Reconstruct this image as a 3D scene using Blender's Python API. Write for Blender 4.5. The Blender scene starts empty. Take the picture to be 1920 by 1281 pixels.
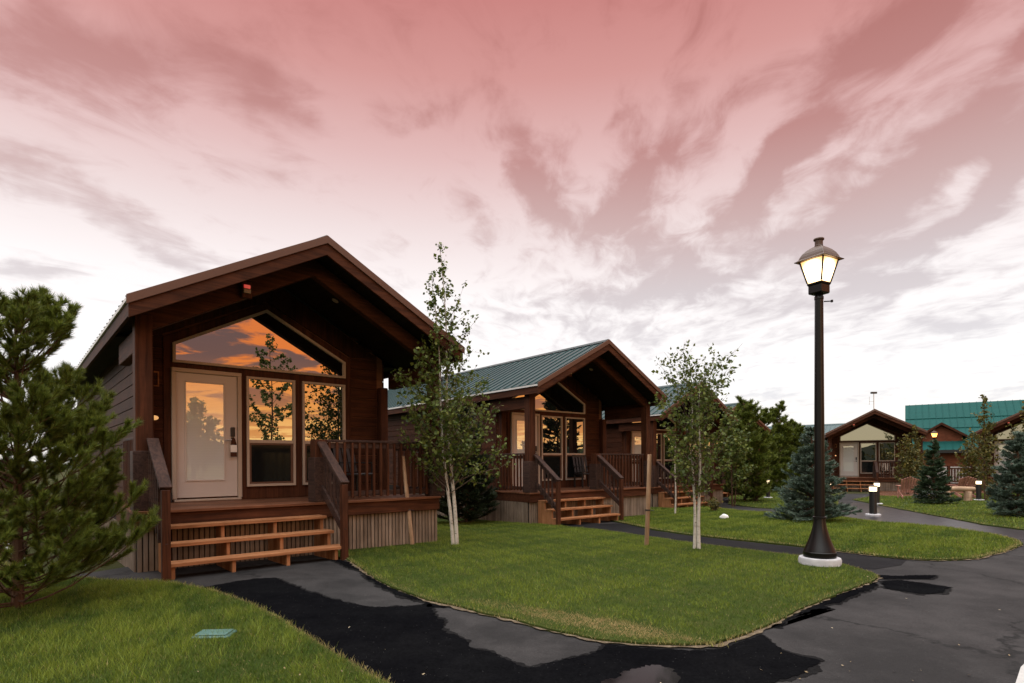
import bpy, bmesh, math, random
import numpy as np
from mathutils import Vector, Matrix

SC = bpy.context.scene
COL = SC.collection
R = math.radians
random.seed(4)

# ------------------------------------------------------------------ camera
CAMZ = 1.412
F_PX, PITCH, ROLL, CY = 1078.7, -0.004, -0.005, 870.7
cam = bpy.data.objects.new('camera', bpy.data.cameras.new('camera'))
COL.objects.link(cam)
cam.data.sensor_width = 36.0
cam.data.lens = 36.0 * F_PX / 1920.0
cam.data.shift_y = (CY - 640.5) / 1920.0
cam.data.clip_end = 4000.0
cam.matrix_world = (Matrix.Translation((0, 0, CAMZ)) @ Matrix.Rotation(math.pi / 2 + PITCH, 4, 'X')
                    @ Matrix.Rotation(ROLL, 4, 'Z'))
SC.camera = cam
SC.view_settings.view_transform = 'Standard'
SC.view_settings.look = 'None'
SC.view_settings.gamma = 1.0
SC.view_settings.exposure = 0.0
SC.cycles.use_denoising = True
SC.cycles.max_bounces = 6
SC.cycles.transparent_max_bounces = 12
SC.cycles.sample_clamp_indirect = 4.0

# ------------------------------------------------------------------ sky
SUN_AZ = Vector((0.905, -0.425, 0)).normalized()      # where the sun has gone down, behind the right shoulder
world = bpy.data.worlds.new('World')
SC.world = world
world.use_nodes = True


class NT:
    """small helper for node trees"""
    def __init__(s, nt):
        s.nt = nt
        s.N = nt.nodes
        s.L = nt.links

    def n(s, typ, **kw):
        o = s.N.new(typ)
        for k, v in kw.items():
            setattr(o, k, v)
        return o

    def put(s, sock, v):
        if v is None:
            return
        if isinstance(v, bpy.types.NodeSocket):
            s.L.new(v, sock)
        elif isinstance(v, (tuple, list)) and len(v) == 3 and sock.type == 'RGBA':
            sock.default_value = (*v, 1)
        else:
            sock.default_value = v

    def m(s, op, a, b=None, c=None, clamp=False):
        o = s.n('ShaderNodeMath', operation=op, use_clamp=clamp)
        for i, v in enumerate((a, b, c)):
            s.put(o.inputs[i], v)
        return o.outputs[0]

    def ss(s, x, a, b, lo=0.0, hi=1.0):
        o = s.n('ShaderNodeMapRange', interpolation_type='SMOOTHSTEP')
        for i, v in enumerate((x, a, b, lo, hi)):
            s.put(o.inputs[i], v)
        return o.outputs[0]

    def mix(s, fac, a, b, mode='MIX'):
        o = s.n('ShaderNodeMix', data_type='RGBA', blend_type=mode)
        s.put(o.inputs[0], fac)
        s.put(o.inputs[6], a)
        s.put(o.inputs[7], b)
        return o.outputs[2]

    def ramp(s, fac, stops, interp='LINEAR'):
        o = s.n('ShaderNodeValToRGB')
        o.color_ramp.interpolation = interp
        e = o.color_ramp.elements
        while len(e) < len(stops):
            e.new(0.5)
        for k, (p, c) in enumerate(stops):
            e[k].position = p
            e[k].color = (*c, 1) if len(c) == 3 else c
        s.put(o.inputs[0], fac)
        return o.outputs[0]

    def xyz(s, x, y, z):
        o = s.n('ShaderNodeCombineXYZ')
        for i, v in enumerate((x, y, z)):
            s.put(o.inputs[i], v)
        return o.outputs[0]

    def noise(s, vec, scale, detail=4, rough=0.55, dist=0.0):
        o = s.n('ShaderNodeTexNoise')
        s.put(o.inputs['Vector'], vec)
        o.inputs['Scale'].default_value = scale
        o.inputs['Detail'].default_value = detail
        o.inputs['Roughness'].default_value = rough
        o.inputs['Distortion'].default_value = dist
        return o


CLOUDS = [(-0.75, 0.69, 0.24, 0.085, -14, 0.95), (-0.84, 0.79, 0.12, 0.06, -10, 0.5), (-0.41, 0.61, 0.16, 0.06, -48, 0.62), (-0.84, 0.50, 0.17, 0.05, -14, 0.8),
          (-0.66, 0.42, 0.18, 0.045, -12, 0.7), (-0.15, 0.62, 0.09, 0.04, 10, 0.5), (-0.83, 0.33, 0.14, 0.024, -8, 0.6), (-0.58, 0.36, 0.12, 0.024, -10, 0.5),
          (0.05, 0.53, 0.12, 0.05, -62, 0.75), (0.11, 0.44, 0.08, 0.04, -50, 0.65), (0.25, 0.50, 0.15, 0.05, 52, 0.8), (0.25, 0.39, 0.08, 0.05, 75, 0.65),
          (0.47, 0.49, 0.24, 0.045, 42, 1.05), (0.70, 0.51, 0.27, 0.055, 41, 1.15), (0.88, 0.52, 0.13, 0.04, 48, 1.0), (0.64, 0.75, 0.18, 0.06, 22, 0.95),
          (0.45, 0.36, 0.11, 0.035, 20, 0.65), (0.72, 0.385, 0.2, 0.028, 22, 0.85), (0.66, 0.30, 0.2, 0.028, 12, 0.75), (0.27, 0.30, 0.22, 0.03, 3, 0.65), (0.06, 0.27, 0.14, 0.022, 0, 0.4),
          (0.87, 0.73, 0.06, 0.028, 35, 0.85), (-0.07, 0.41, 0.07, 0.035, -48, 0.5), (0.15, 0.235, 0.28, 0.016, 2, 0.45), (0.80, 0.23, 0.2, 0.022, 6, 0.6),
          (0.45, 0.10, 0.25, 0.012, 3, 0.5), (0.85, 0.12, 0.16, 0.012, 8, 0.55), (0.42, 0.66, 0.06, 0.04, 40, 0.3), (0.19, 0.60, 0.05, 0.02, 20, 0.35)]


def build_sky():
    t = NT(world.node_tree)
    t.N.clear()
    tc = t.n('ShaderNodeTexCoord')
    sp = t.n('ShaderNodeSeparateXYZ')
    t.L.new(tc.outputs['Generated'], sp.inputs[0])
    dx, dy, dz = sp.outputs
    el = t.m('ARCSINE', t.m('MAXIMUM', dz, 0.0))             # elevation, radians
    eld = t.m('DIVIDE', el, R(60), clamp=True)               # 0..1 over 60 degrees
    hor = t.m('SQRT', t.m('ADD', t.m('MULTIPLY', dx, dx), t.m('ADD', t.m('MULTIPLY', dy, dy), 1e-5)))
    toward = t.m('DIVIDE', t.m('ADD', t.m('MULTIPLY', dx, SUN_AZ.x), t.m('MULTIPLY', dy, SUN_AZ.y)), hor)
    # a flat deck of cloud seen in perspective
    dzs = t.m('ADD', t.m('MAXIMUM', dz, 0.0), 0.07)
    u = t.m('DIVIDE', dx, dzs)
    v = t.m('DIVIDE', dy, dzs)
    w1 = t.noise(t.xyz(t.m('MULTIPLY', u, 0.7), t.m('MULTIPLY', v, 0.6), 3.1), 1.0, 3, 0.5)
    wv = t.m('MULTIPLY', t.m('SUBTRACT', w1.outputs[0], 0.5), 0.8)
    right = t.ss(t.m('DIVIDE', dx, hor), -0.30, 0.45)        # more broken to the right
    us = t.m('ADD', t.m('ADD', u, t.m('MULTIPLY', v, t.m('ADD', -0.35, t.m('MULTIPLY', right, 0.42)))), wv)
    # long streets on the right, looser heaps on the left
    st = t.noise(t.xyz(t.m('MULTIPLY', us, 3.4), t.m('MULTIPLY', v, 1.7), 7.7), 1.0, 5, 0.55, 0.25).outputs[0]
    hp = t.noise(t.xyz(t.m('MULTIPLY', us, 1.5), t.m('MULTIPLY', v, 1.25), 17.2), 1.0, 4, 0.5, 0.4).outputs[0]
    big = t.m('ADD', t.m('MULTIPLY', st, right), t.m('MULTIPLY', hp, t.m('SUBTRACT', 1.0, right)))
    fine = t.noise(t.xyz(t.m('MULTIPLY', us, 5.2), t.m('MULTIPLY', v, 4.4), 1.7), 1.0, 7, 0.6, 0.5).outputs[0]
    patch = t.noise(t.xyz(t.m('MULTIPLY', u, 0.6), t.m('MULTIPLY', v, 0.45), 12.3), 1.0, 2, 0.5).outputs[0]
    dens = t.m('ADD', t.m('MULTIPLY', big, 0.68), t.m('MULTIPLY', fine, 0.32))
    dens = t.m('ADD', dens, t.m('MULTIPLY', t.m('SUBTRACT', patch, 0.5), 0.25))
    dens = t.m('ADD', dens, t.m('MULTIPLY', right, 0.03))
    # the larger cloud masses of this evening, by bearing (east / north) and height: centre, half length, half width, tilt, weight
    yy = t.m('MAXIMUM', dy, 0.05)
    cw = t.noise(t.xyz(t.m('MULTIPLY', dx, 5.0), t.m('MULTIPLY', dy, 5.0), t.m('MULTIPLY', dz, 6.0)), 1.0, 5, 0.58)
    wsp = t.n('ShaderNodeSeparateXYZ')
    t.L.new(cw.outputs['Color'], wsp.inputs[0])
    bp = t.m('ADD', t.m('DIVIDE', dx, yy), t.m('MULTIPLY', t.m('SUBTRACT', wsp.outputs[0], 0.5), 0.26))
    bq = t.m('ADD', t.m('DIVIDE', dz, yy), t.m('MULTIPLY', t.m('SUBTRACT', wsp.outputs[1], 0.5), 0.20))
    lay = 0.0
    for cx, cz, la, lb, an, wt in CLOUDS:
        ca, sa = math.cos(R(an)), math.sin(R(an))
        px_ = t.m('SUBTRACT', bp, cx)
        pz_ = t.m('SUBTRACT', bq, cz)
        e1 = t.m('ADD', t.m('MULTIPLY', px_, ca / la), t.m('MULTIPLY', pz_, sa / la))
        e2 = t.m('ADD', t.m('MULTIPLY', px_, -sa / lb), t.m('MULTIPLY', pz_, ca / lb))
        r2 = t.m('ADD', t.m('MULTIPLY', e1, e1), t.m('MULTIPLY', e2, e2))
        lay = t.m('ADD', lay, t.m('MULTIPLY', t.m('POWER', 0.24, r2), wt))
    lay = t.m('MINIMUM', lay, 1.1)
    ahead = t.ss(t.m('DIVIDE', dy, hor), 0.15, 0.45)
    d2 = t.m('ADD', t.m('MULTIPLY', t.m('SUBTRACT', fine, 0.47), 1.9), t.m('MULTIPLY', t.m('SUBTRACT', big, 0.47), 1.3))
    d2 = t.m('ADD', t.m('ADD', lay, t.m('MULTIPLY', t.m('MULTIPLY', right, t.ss(eld, 0.1, 0.22)), 0.20)), d2)
    cl = t.m('ADD', t.m('MULTIPLY', t.ss(d2, 0.08, 0.95), ahead), t.m('MULTIPLY', t.ss(dens, 0.43, 0.59), t.m('SUBTRACT', 1.0, ahead)))
    # colour of the thin veil between, by height over the horizon
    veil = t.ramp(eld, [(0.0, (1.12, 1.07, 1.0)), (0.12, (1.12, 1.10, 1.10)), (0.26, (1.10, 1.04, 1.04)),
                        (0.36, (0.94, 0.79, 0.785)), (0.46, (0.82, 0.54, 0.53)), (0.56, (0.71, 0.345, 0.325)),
                        (0.66, (0.62, 0.235, 0.22)), (0.78, (0.75, 0.55, 0.54)), (0.92, (4.4, 4.4, 4.4))])  # last stops here and below: unseen overhead sky, raised to light the lawn
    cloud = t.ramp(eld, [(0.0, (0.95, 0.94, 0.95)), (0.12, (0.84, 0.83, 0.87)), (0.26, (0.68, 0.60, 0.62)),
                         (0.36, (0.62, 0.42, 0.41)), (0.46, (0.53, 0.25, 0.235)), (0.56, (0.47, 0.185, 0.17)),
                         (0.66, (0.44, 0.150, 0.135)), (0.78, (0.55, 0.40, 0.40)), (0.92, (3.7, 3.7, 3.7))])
    front = t.mix(t.m('MULTIPLY', cl, t.m('ADD', 0.74, t.m('MULTIPLY', right, 0.14))), veil, cloud)
    # the sunset side
    ds2 = t.m('ADD', t.m('MAXIMUM', dz, 0.0), 0.05)
    u2 = t.m('DIVIDE', dx, ds2)
    v2 = t.m('DIVIDE', dy, ds2)
    rad = t.m('ADD', t.m('MULTIPLY', u2, SUN_AZ.x), t.m('MULTIPLY', v2, SUN_AZ.y))
    tan_ = t.m('ADD', t.m('MULTIPLY', u2, -SUN_AZ.y), t.m('MULTIPLY', v2, SUN_AZ.x))
    sb = t.noise(t.xyz(t.m('MULTIPLY', rad, 1.3), t.m('MULTIPLY', tan_, 1.1), 21.0), 1.0, 7, 0.6, 0.5).outputs[0]
    scl = t.ss(sb, 0.45, 0.53)
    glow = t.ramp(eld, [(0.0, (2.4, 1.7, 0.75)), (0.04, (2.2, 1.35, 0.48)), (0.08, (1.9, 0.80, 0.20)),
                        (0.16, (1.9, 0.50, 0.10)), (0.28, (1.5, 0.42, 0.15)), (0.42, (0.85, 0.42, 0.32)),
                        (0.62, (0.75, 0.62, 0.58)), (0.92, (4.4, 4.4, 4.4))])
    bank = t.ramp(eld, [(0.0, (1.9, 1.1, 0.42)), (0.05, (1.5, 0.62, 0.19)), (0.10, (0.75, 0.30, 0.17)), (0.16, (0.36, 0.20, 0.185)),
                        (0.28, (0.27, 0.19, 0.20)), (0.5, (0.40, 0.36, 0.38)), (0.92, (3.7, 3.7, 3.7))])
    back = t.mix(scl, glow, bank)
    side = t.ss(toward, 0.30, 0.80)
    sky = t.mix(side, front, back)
    # behind and to the left the cloud is plain cream
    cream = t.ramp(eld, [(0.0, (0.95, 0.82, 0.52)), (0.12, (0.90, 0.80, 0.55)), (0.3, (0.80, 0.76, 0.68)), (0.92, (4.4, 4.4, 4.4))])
    lback = t.m('MULTIPLY', t.ss(t.m('MULTIPLY', dy, -1.0), 0.15, 0.6), t.m('SUBTRACT', 1.0, side))
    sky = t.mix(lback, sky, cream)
    nis = t.n('ShaderNodeTexSky', sky_type='NISHITA')
    nis.sun_disc = False
    nis.sun_elevation = R(3)
    nis.sun_rotation = math.atan2(SUN_AZ.x, SUN_AZ.y)
    b1 = t.n('ShaderNodeBackground')
    t.L.new(nis.outputs[0], b1.inputs[0])
    b1.inputs[1].default_value = 0.05
    b2 = t.n('ShaderNodeBackground')
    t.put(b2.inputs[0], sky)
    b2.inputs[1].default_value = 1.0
    ms = t.n('ShaderNodeMixShader')
    ms.inputs[0].default_value = 0.95                       # 95 % of the sky is cloud
    t.L.new(b1.outputs[0], ms.inputs[1])
    t.L.new(b2.outputs[0], ms.inputs[2])
    out = t.n('ShaderNodeOutputWorld')
    t.L.new(ms.outputs[0], out.inputs[0])


build_sky()

sun = bpy.data.objects.new('sun', bpy.data.lights.new('sun', 'SUN'))
COL.objects.link(sun)
sun.data.energy = 0.35
sun.data.angle = R(12)
sun.data.color = (1.0, 0.56, 0.28)
sd = Vector((0.42, -0.907, math.tan(R(11)))).normalized()
sun.rotation_euler = sd.to_track_quat('Z', 'Y').to_euler()
sun.location = (10, -5, 12)


# ------------------------------------------------------------------ places
def hz(y):
    """height of the ground: level near the camera, falling away gently behind"""
    y = np.asarray(y, float)
    a = np.where(y > 8, -0.0236 * (np.minimum(y, 22) - 8), 0.0)
    return a + np.where(y > 22, -0.0064 * (np.minimum(y, 60) - 22), 0.0)


def H(y):
    return float(hz(y))


def G(px, py, dz=0.0):
    """the point of the ground seen at a place of the 1920 px wide photograph"""
    cp, sp, cr, sr = math.cos(PITCH), math.sin(PITCH), math.cos(ROLL), math.sin(ROLL)
    a, b = px - 960, CY - py
    u, v = a * cr - b * sr, a * sr + b * cr
    d = Vector((u / F_PX, cp - v / F_PX * sp, sp + v / F_PX * cp))
    z = 0.0
    for _ in range(25):
        k = (z + dz - CAMZ) / d.z
        z = H(d.y * k)
    return Vector((d.x * k, d.y * k, z))


def A(px, dist):
    """ground point at a horizontal place of the photograph and a depth in metres"""
    x = (px - 960) / F_PX * dist
    return Vector((x, dist, H(dist)))


# ------------------------------------------------------------------ materials
def newmat(name):
    m = bpy.data.materials.new(name)
    m.use_nodes = True
    t = NT(m.node_tree)
    t.N.clear()
    out = t.n('ShaderNodeOutputMaterial')
    p = t.n('ShaderNodeBsdfPrincipled')
    t.L.new(p.outputs[0], out.inputs[0])
    return m, t, p, out


def bump(t, p, h, strength, dist):
    b = t.n('ShaderNodeBump')
    b.inputs['Strength'].default_value = strength
    b.inputs['Distance'].default_value = dist
    t.put(b.inputs['Height'], h)
    t.L.new(b.outputs[0], p.inputs['Normal'])


def objco(t, scale=(1, 1, 1)):
    tc = t.n('ShaderNodeTexCoord')
    mp = t.n('ShaderNodeMapping')
    mp.inputs['Scale'].default_value = scale
    t.L.new(tc.outputs['Object'], mp.inputs[0])
    return mp.outputs[0]


def island(t):
    return t.n('ShaderNodeNewGeometry').outputs['Random Per Island']


def wood(name, c1, c2, axis='x', rough=0.6, var=0.35):
    m, t, p, o = newmat(name)
    sc = {'x': (1.2, 22, 22), 'y': (22, 1.2, 22), 'z': (22, 22, 1.2)}[axis]
    co = objco(t, sc)
    off = t.n('ShaderNodeVectorMath', operation='ADD')
    t.L.new(co, off.inputs[0])
    isl = island(t)
    t.put(off.inputs[1], t.xyz(t.m('MULTIPLY', isl, 31.0), t.m('MULTIPLY', isl, 57.0), t.m('MULTIPLY', isl, 11.0)))
    g = t.noise(off.outputs[0], 1.0, 6, 0.62, 0.8).outputs[0]
    blot = t.noise(objco(t), 2.3, 3, 0.6).outputs[0]
    c = t.mix(t.ss(g, 0.3, 0.7), c1, c2)
    k = t.m('ADD', 1.0 - var, t.m('MULTIPLY', isl, 2 * var))
    k = t.m('MULTIPLY', k, t.m('ADD', 0.45, t.m('MULTIPLY', blot, 1.1)))
    c = t.mix(1.0, c, t.xyz(k, k, k), 'MULTIPLY')
    t.put(p.inputs['Base Color'], c)
    p.inputs['Roughness'].default_value = rough
    p.inputs['Specular IOR Level'].default_value = 0.12
    bump(t, p, g, 0.35, 0.004)
    return m


def plain(name, col, rough=0.5, metal=0.0, var=0.12, nscale=6.0, bumpy=0.0, coat=0.0):
    m, t, p, o = newmat(name)
    n = t.noise(objco(t), nscale, 5, 0.6).outputs[0]
    k = t.m('ADD', 1.0 - var, t.m('MULTIPLY', n, 2 * var))
    t.put(p.inputs['Base Color'], t.mix(1.0, col, t.xyz(k, k, k), 'MULTIPLY'))
    t.put(p.inputs['Roughness'], t.m('ADD', rough - 0.08, t.m('MULTIPLY', n, 0.16)))
    p.inputs['Metallic'].default_value = metal
    p.inputs['Coat Weight'].default_value = coat
    if bumpy:
        bump(t, p, t.noise(objco(t), nscale * 8, 4).outputs[0], bumpy, 0.01)
    return m


def emit(name, col, strength):
    m, t, p, o = newmat(name)
    p.inputs['Base Color'].default_value = (0.8, 0.75, 0.65, 1)
    p.inputs['Roughness'].default_value = 0.4
    p.inputs['Emission Color'].default_value = (*col, 1)
    p.inputs['Emission Strength'].default_value = strength
    return m


def lampglass(name, c, r0):
    """frosted pane, brightest beside the bulb"""
    m, t, p, out = newmat(name)
    d = t.n('ShaderNodeVectorMath', operation='DISTANCE')
    t.L.new(objco(t), d.inputs[0])
    d.inputs[1].default_value = c
    q = t.ss(d.outputs['Value'], r0 * 1.55, r0 * 0.65)
    p.inputs['Base Color'].default_value = (0.7, 0.6, 0.45, 1)
    t.put(p.inputs['Emission Color'], t.mix(q, (1.0, 0.56, 0.20), (1.0, 0.80, 0.50)))
    t.put(p.inputs['Emission Strength'], t.m('ADD', 1.2, t.m('MULTIPLY', q, 8.0)))
    return m


def window_glass(name, refl, under, stripes=False, rough=0.0, fres=0.6):
    """coated pane: a mirror-like share over what lies behind it"""
    m, t, p, out = newmat(name)
    t.N.remove(p)
    d = t.n('ShaderNodeBsdfDiffuse')
    if stripes:
        z = t.n('ShaderNodeSeparateXYZ')
        t.L.new(objco(t), z.inputs[0])
        s = t.m('SINE', t.m('MULTIPLY', z.outputs[2], 2 * math.pi / 0.026))
        k = t.m('ADD', 0.96, t.m('MULTIPLY', s, 0.04))
        t.put(d.inputs[0], t.mix(1.0, under, t.xyz(k, k, k), 'MULTIPLY'))
    else:
        d.inputs[0].default_value = (*under, 1)
    g = t.n('ShaderNodeBsdfGlossy')
    g.inputs['Color'].default_value = (0.95, 0.93, 0.90, 1)
    g.inputs['Roughness'].default_value = rough
    wob = t.noise(objco(t), 1.7, 1).outputs[0]
    b = t.n('ShaderNodeBump')
    b.inputs['Strength'].default_value = 0.02
    b.inputs['Distance'].default_value = 0.02
    t.L.new(wob, b.inputs['Height'])
    t.L.new(b.outputs[0], g.inputs['Normal'])
    fr = t.n('ShaderNodeLayerWeight')
    fr.inputs[0].default_value = 0.25
    f = t.m('ADD', refl, t.m('MULTIPLY', fr.outputs['Fresnel'], fres), clamp=True)
    mx = t.n('ShaderNodeMixShader')
    t.put(mx.inputs[0], f)
    t.L.new(d.outputs[0], mx.inputs[1])
    t.L.new(g.outputs[0], mx.inputs[2])
    t.L.new(mx.outputs[0], out.inputs[0])
    return m


def leafmat(name, ca, cb, cc, rough=0.5, trans=0.3):
    m, t, p, out = newmat(name)
    isl = island(t)
    c = t.ramp(isl, [(0.0, ca), (0.55, cb), (1.0, cc)])
    clump = t.noise(objco(t), 2.2, 2).outputs[0]
    k = t.m('ADD', 0.6, t.m('MULTIPLY', clump, 0.8))
    c = t.mix(1.0, c, t.xyz(k, k, k), 'MULTIPLY')
    t.put(p.inputs['Base Color'], c)
    p.inputs['Roughness'].default_value = rough
    p.inputs['Specular IOR Level'].default_value = 0.25
    tr = t.n('ShaderNodeBsdfTranslucent')
    t.put(tr.inputs[0], c)
    mx = t.n('ShaderNodeMixShader')
    mx.inputs[0].default_value = trans
    t.L.new(p.outputs[0], mx.inputs[1])
    t.L.new(tr.outputs[0], mx.inputs[2])
    t.L.new(mx.outputs[0], out.inputs[0])
    return m


def asphalt(name, c1, c2, rough=0.85, cracks=True, spec=0.2):
    m, t, p, o = newmat(name)
    co = objco(t)
    big = t.noise(co, 0.9, 6, 0.7).outputs[0]
    grit = t.noise(co, 48.0, 5, 0.85).outputs[0]
    mid = t.noise(co, 6.0, 7, 0.75).outputs[0]
    c = t.mix(t.ss(big, 0.35, 0.68), c1, c2)
    k = t.m('ADD', -0.35, t.m('ADD', t.m('MULTIPLY', grit, 1.9), t.m('MULTIPLY', mid, 1.0)))
    k = t.m('MAXIMUM', k, 0.15)
    c = t.mix(1.0, c, t.xyz(k, k, k), 'MULTIPLY')
    peb = t.n('ShaderNodeTexVoronoi')
    peb.inputs['Scale'].default_value = 70
    t.L.new(co, peb.inputs[0])
    sel = t.m('MULTIPLY', t.ss(peb.outputs['Distance'], 0.22, 0.12), t.m('GREATER_THAN', peb.outputs['Color'], 0.86))
    c = t.mix(t.m('MULTIPLY', sel, 0.5), c, (0.16, 0.155, 0.15))
    if cracks:
        wa = t.n('ShaderNodeVectorMath', operation='ADD')
        t.L.new(co, wa.inputs[0])
        t.L.new(t.noise(co, 1.1, 5, 0.7).outputs[1], wa.inputs[1])
        vo = t.n('ShaderNodeTexVoronoi', feature='DISTANCE_TO_EDGE')
        vo.inputs['Scale'].default_value = 0.28
        t.L.new(wa.outputs[0], vo.inputs[0])
        ck = t.m('MULTIPLY', t.ss(vo.outputs[0], 0.016, 0.0), t.ss(mid, 0.38, 0.52))
        c = t.mix(ck, c, (0.008, 0.008, 0.008))
    t.put(p.inputs['Base Color'], c)
    t.put(p.inputs['Roughness'], t.m('ADD', rough - 0.12, t.m('MULTIPLY', mid, 0.3)))
    p.inputs['Specular IOR Level'].default_value = spec
    bump(t, p, grit, 0.5, 0.004)
    return m


def soil(name, c1, c2, c3, s=3.0):
    m, t, p, o = newmat(name)
    co = objco(t)
    a = t.noise(co, s, 6, 0.65).outputs[0]
    b = t.noise(co, 60.0, 4, 0.7).outputs[0]
    c = t.ramp(a, [(0.3, c1), (0.5, c2), (0.7, c3)])
    k = t.m('ADD', 0.4, t.m('MULTIPLY', b, 1.2))
    t.put(p.inputs['Base Color'], t.mix(1.0, c, t.xyz(k, k, k), 'MULTIPLY'))
    p.inputs['Roughness'].default_value = 0.95
    p.inputs['Specular IOR Level'].default_value = 0.05
    bump(t, p, b, 0.8, 0.03)
    return m


def blademat(name):
    m, t, p, out = newmat(name)
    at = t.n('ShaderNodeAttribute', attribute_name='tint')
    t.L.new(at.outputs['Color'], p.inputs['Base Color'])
    p.inputs['Roughness'].default_value = 0.55
    p.inputs['Specular IOR Level'].default_value = 0.2
    tr = t.n('ShaderNodeBsdfTranslucent')
    t.L.new(at.outputs['Color'], tr.inputs[0])
    mx = t.n('ShaderNodeMixShader')
    mx.inputs[0].default_value = 0.3
    t.L.new(p.outputs[0], mx.inputs[1])
    t.L.new(tr.outputs[0], mx.inputs[2])
    t.L.new(mx.outputs[0], out.inputs[0])
    return m


def barkwhite(name):
    m, t, p, o = newmat(name)
    a = t.noise(objco(t, (14, 14, 40)), 1.0, 4, 0.7).outputs[0]
    b = t.noise(objco(t, (5, 5, 9)), 1.0, 3, 0.6).outputs[0]
    c = t.mix(t.ss(a, 0.58, 0.68), (0.50, 0.46, 0.40), (0.06, 0.05, 0.04))
    c = t.mix(t.m('MULTIPLY', t.ss(b, 0.45, 0.7), 0.6), c, (0.22, 0.19, 0.14))
    t.put(p.inputs['Base Color'], c)
    p.inputs['Roughness'].default_value = 0.75
    bump(t, p, a, 0.4, 0.01)
    return m


def roofmetal(name, col, rough=0.38, spec=0.5):
    m, t, p, o = newmat(name)
    n = t.noise(objco(t, (0.6, 3.0, 0.6)), 1.0, 4).outputs[0]
    k = t.m('ADD', 0.82, t.m('MULTIPLY', n, 0.36))
    t.put(p.inputs['Base Color'], t.mix(1.0, col, t.xyz(k, k, k), 'MULTIPLY'))
    p.inputs['Roughness'].default_value = rough
    p.inputs['Specular IOR Level'].default_value = spec
    return m


def concrete(name, c):
    return plain(name, c, 0.9, var=0.3, nscale=9, bumpy=0.4)


BR1, BR2 = (0.030, 0.0105, 0.0054), (0.072, 0.0250, 0.0118)
M = {}
for ax in 'xyz':
    M['stain_' + ax] = wood('brown stained wood along ' + ax, BR1, BR2, ax, 0.62, 0.25)
    M['tread_' + ax] = wood('worn cedar along ' + ax, (0.18, 0.074, 0.031), (0.33, 0.150, 0.069), ax, 0.7, 0.22)
M['rail'] = wood('weathered dark rail wood', (0.026, 0.016, 0.014), (0.06, 0.033, 0.025), 'y', 0.6, 0.2)
M['deck'] = wood('deck boards', (0.085, 0.034, 0.018), (0.16, 0.066, 0.034), 'x', 0.55, 0.25)
M['skirt'] = wood('weathered grey tan skirting', (0.15, 0.108, 0.078), (0.25, 0.19, 0.145), 'z', 0.85, 0.2)
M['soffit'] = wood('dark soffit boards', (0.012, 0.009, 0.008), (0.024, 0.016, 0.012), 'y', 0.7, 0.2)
M['core'] = wood('pale gap wood', (0.14, 0.062, 0.032), (0.20, 0.092, 0.05), 'x', 0.8, 0.05)
M['metal_brown'] = plain('brown metal trim', (0.105, 0.046, 0.027), 0.55, var=0.15)
M['roof_green'] = roofmetal('dark green roof metal', (0.009, 0.047, 0.049))
M['roof_teal'] = roofmetal('teal green roof metal', (0.008, 0.068, 0.061), 0.7, 0.12)
M['trim_pale'] = plain('pale drip edge', (0.62, 0.60, 0.58), 0.4)
M['tan'] = plain('tan painted frame', (0.42, 0.33, 0.26), 0.5, var=0.06)
M['door'] = plain('beige painted door', (0.52, 0.45, 0.41), 0.45, var=0.05)
M['glass'] = window_glass('reflective window glass', 0.42, (0.006, 0.007, 0.008))
M['screen'] = window_glass('insect screen over glass', 0.04, (0.008, 0.0095, 0.010), rough=0.12, fres=0.1)
M['blind'] = window_glass('door glass over white blinds', 0.32, (0.80, 0.78, 0.76), True)
M['black'] = plain('black metal', (0.014, 0.013, 0.014), 0.4, var=0.1)
M['steel'] = plain('brushed steel', (0.5, 0.48, 0.46), 0.3, 1.0)
M['white'] = plain('white plastic', (0.75, 0.73, 0.70), 0.5)
M['red_lamp'] = emit('small red lamp', (1.0, 0.03, 0.05), 0.4)
M['amber'] = emit('amber porch lamp', (1.0, 0.50, 0.16), 0.7)
M['lamp_paint'] = plain('dark bronze lamp paint', (0.005, 0.004, 0.0036), 0.33, var=0.15)
M['lamp_paint'].node_tree.nodes['Principled BSDF'].inputs['Specular IOR Level'].default_value = 0.28
M['bronze'] = plain('lamp cap tinted with lamp glow', (0.075, 0.038, 0.020), 0.5, var=0.2)  # lighter than the lamp paint: lantern glow put into the cap colour
M['lamp_glow'] = lampglass('glowing frosted lamp glass', (0, 0, 3.93), 0.16)
M['lamp_orange'] = emit('amber lamp glass', (1.0, 0.36, 0.06), 5.0)
M['bollard_glow'] = emit('glowing bollard lens', (1.0, 0.76, 0.45), 4.0)
M['concrete'] = concrete('pale concrete', (0.42, 0.41, 0.42))
M['stone'] = plain('pale stone', (0.50, 0.48, 0.45), 0.9, var=0.25, bumpy=0.5)
M['stake'] = wood('pale lodgepole stake', (0.28, 0.17, 0.10), (0.42, 0.28, 0.18), 'z', 0.85, 0.1)
M['bark_white'] = barkwhite('white birch bark')
M['bark_brown'] = wood('brown conifer bark', (0.05, 0.028, 0.018), (0.12, 0.07, 0.045), 'z', 0.95, 0.1)
M['twig'] = plain('twig bark', (0.09, 0.06, 0.04), 0.9)
M['leaf'] = leafmat('birch leaf', (0.044, 0.070, 0.015), (0.095, 0.130, 0.025), (0.17, 0.19, 0.04))
M['leaf_warm'] = leafmat('aspen leaf turning', (0.05, 0.055, 0.016), (0.10, 0.10, 0.025), (0.20, 0.15, 0.03))
M['pine'] = leafmat('pine needle', (0.046, 0.066, 0.013), (0.112, 0.150, 0.022), (0.20, 0.23, 0.038), trans=0.35)
M['spruce'] = leafmat('spruce needle', (0.022, 0.045, 0.024), (0.050, 0.085, 0.042), (0.085, 0.125, 0.06), trans=0.1)
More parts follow.
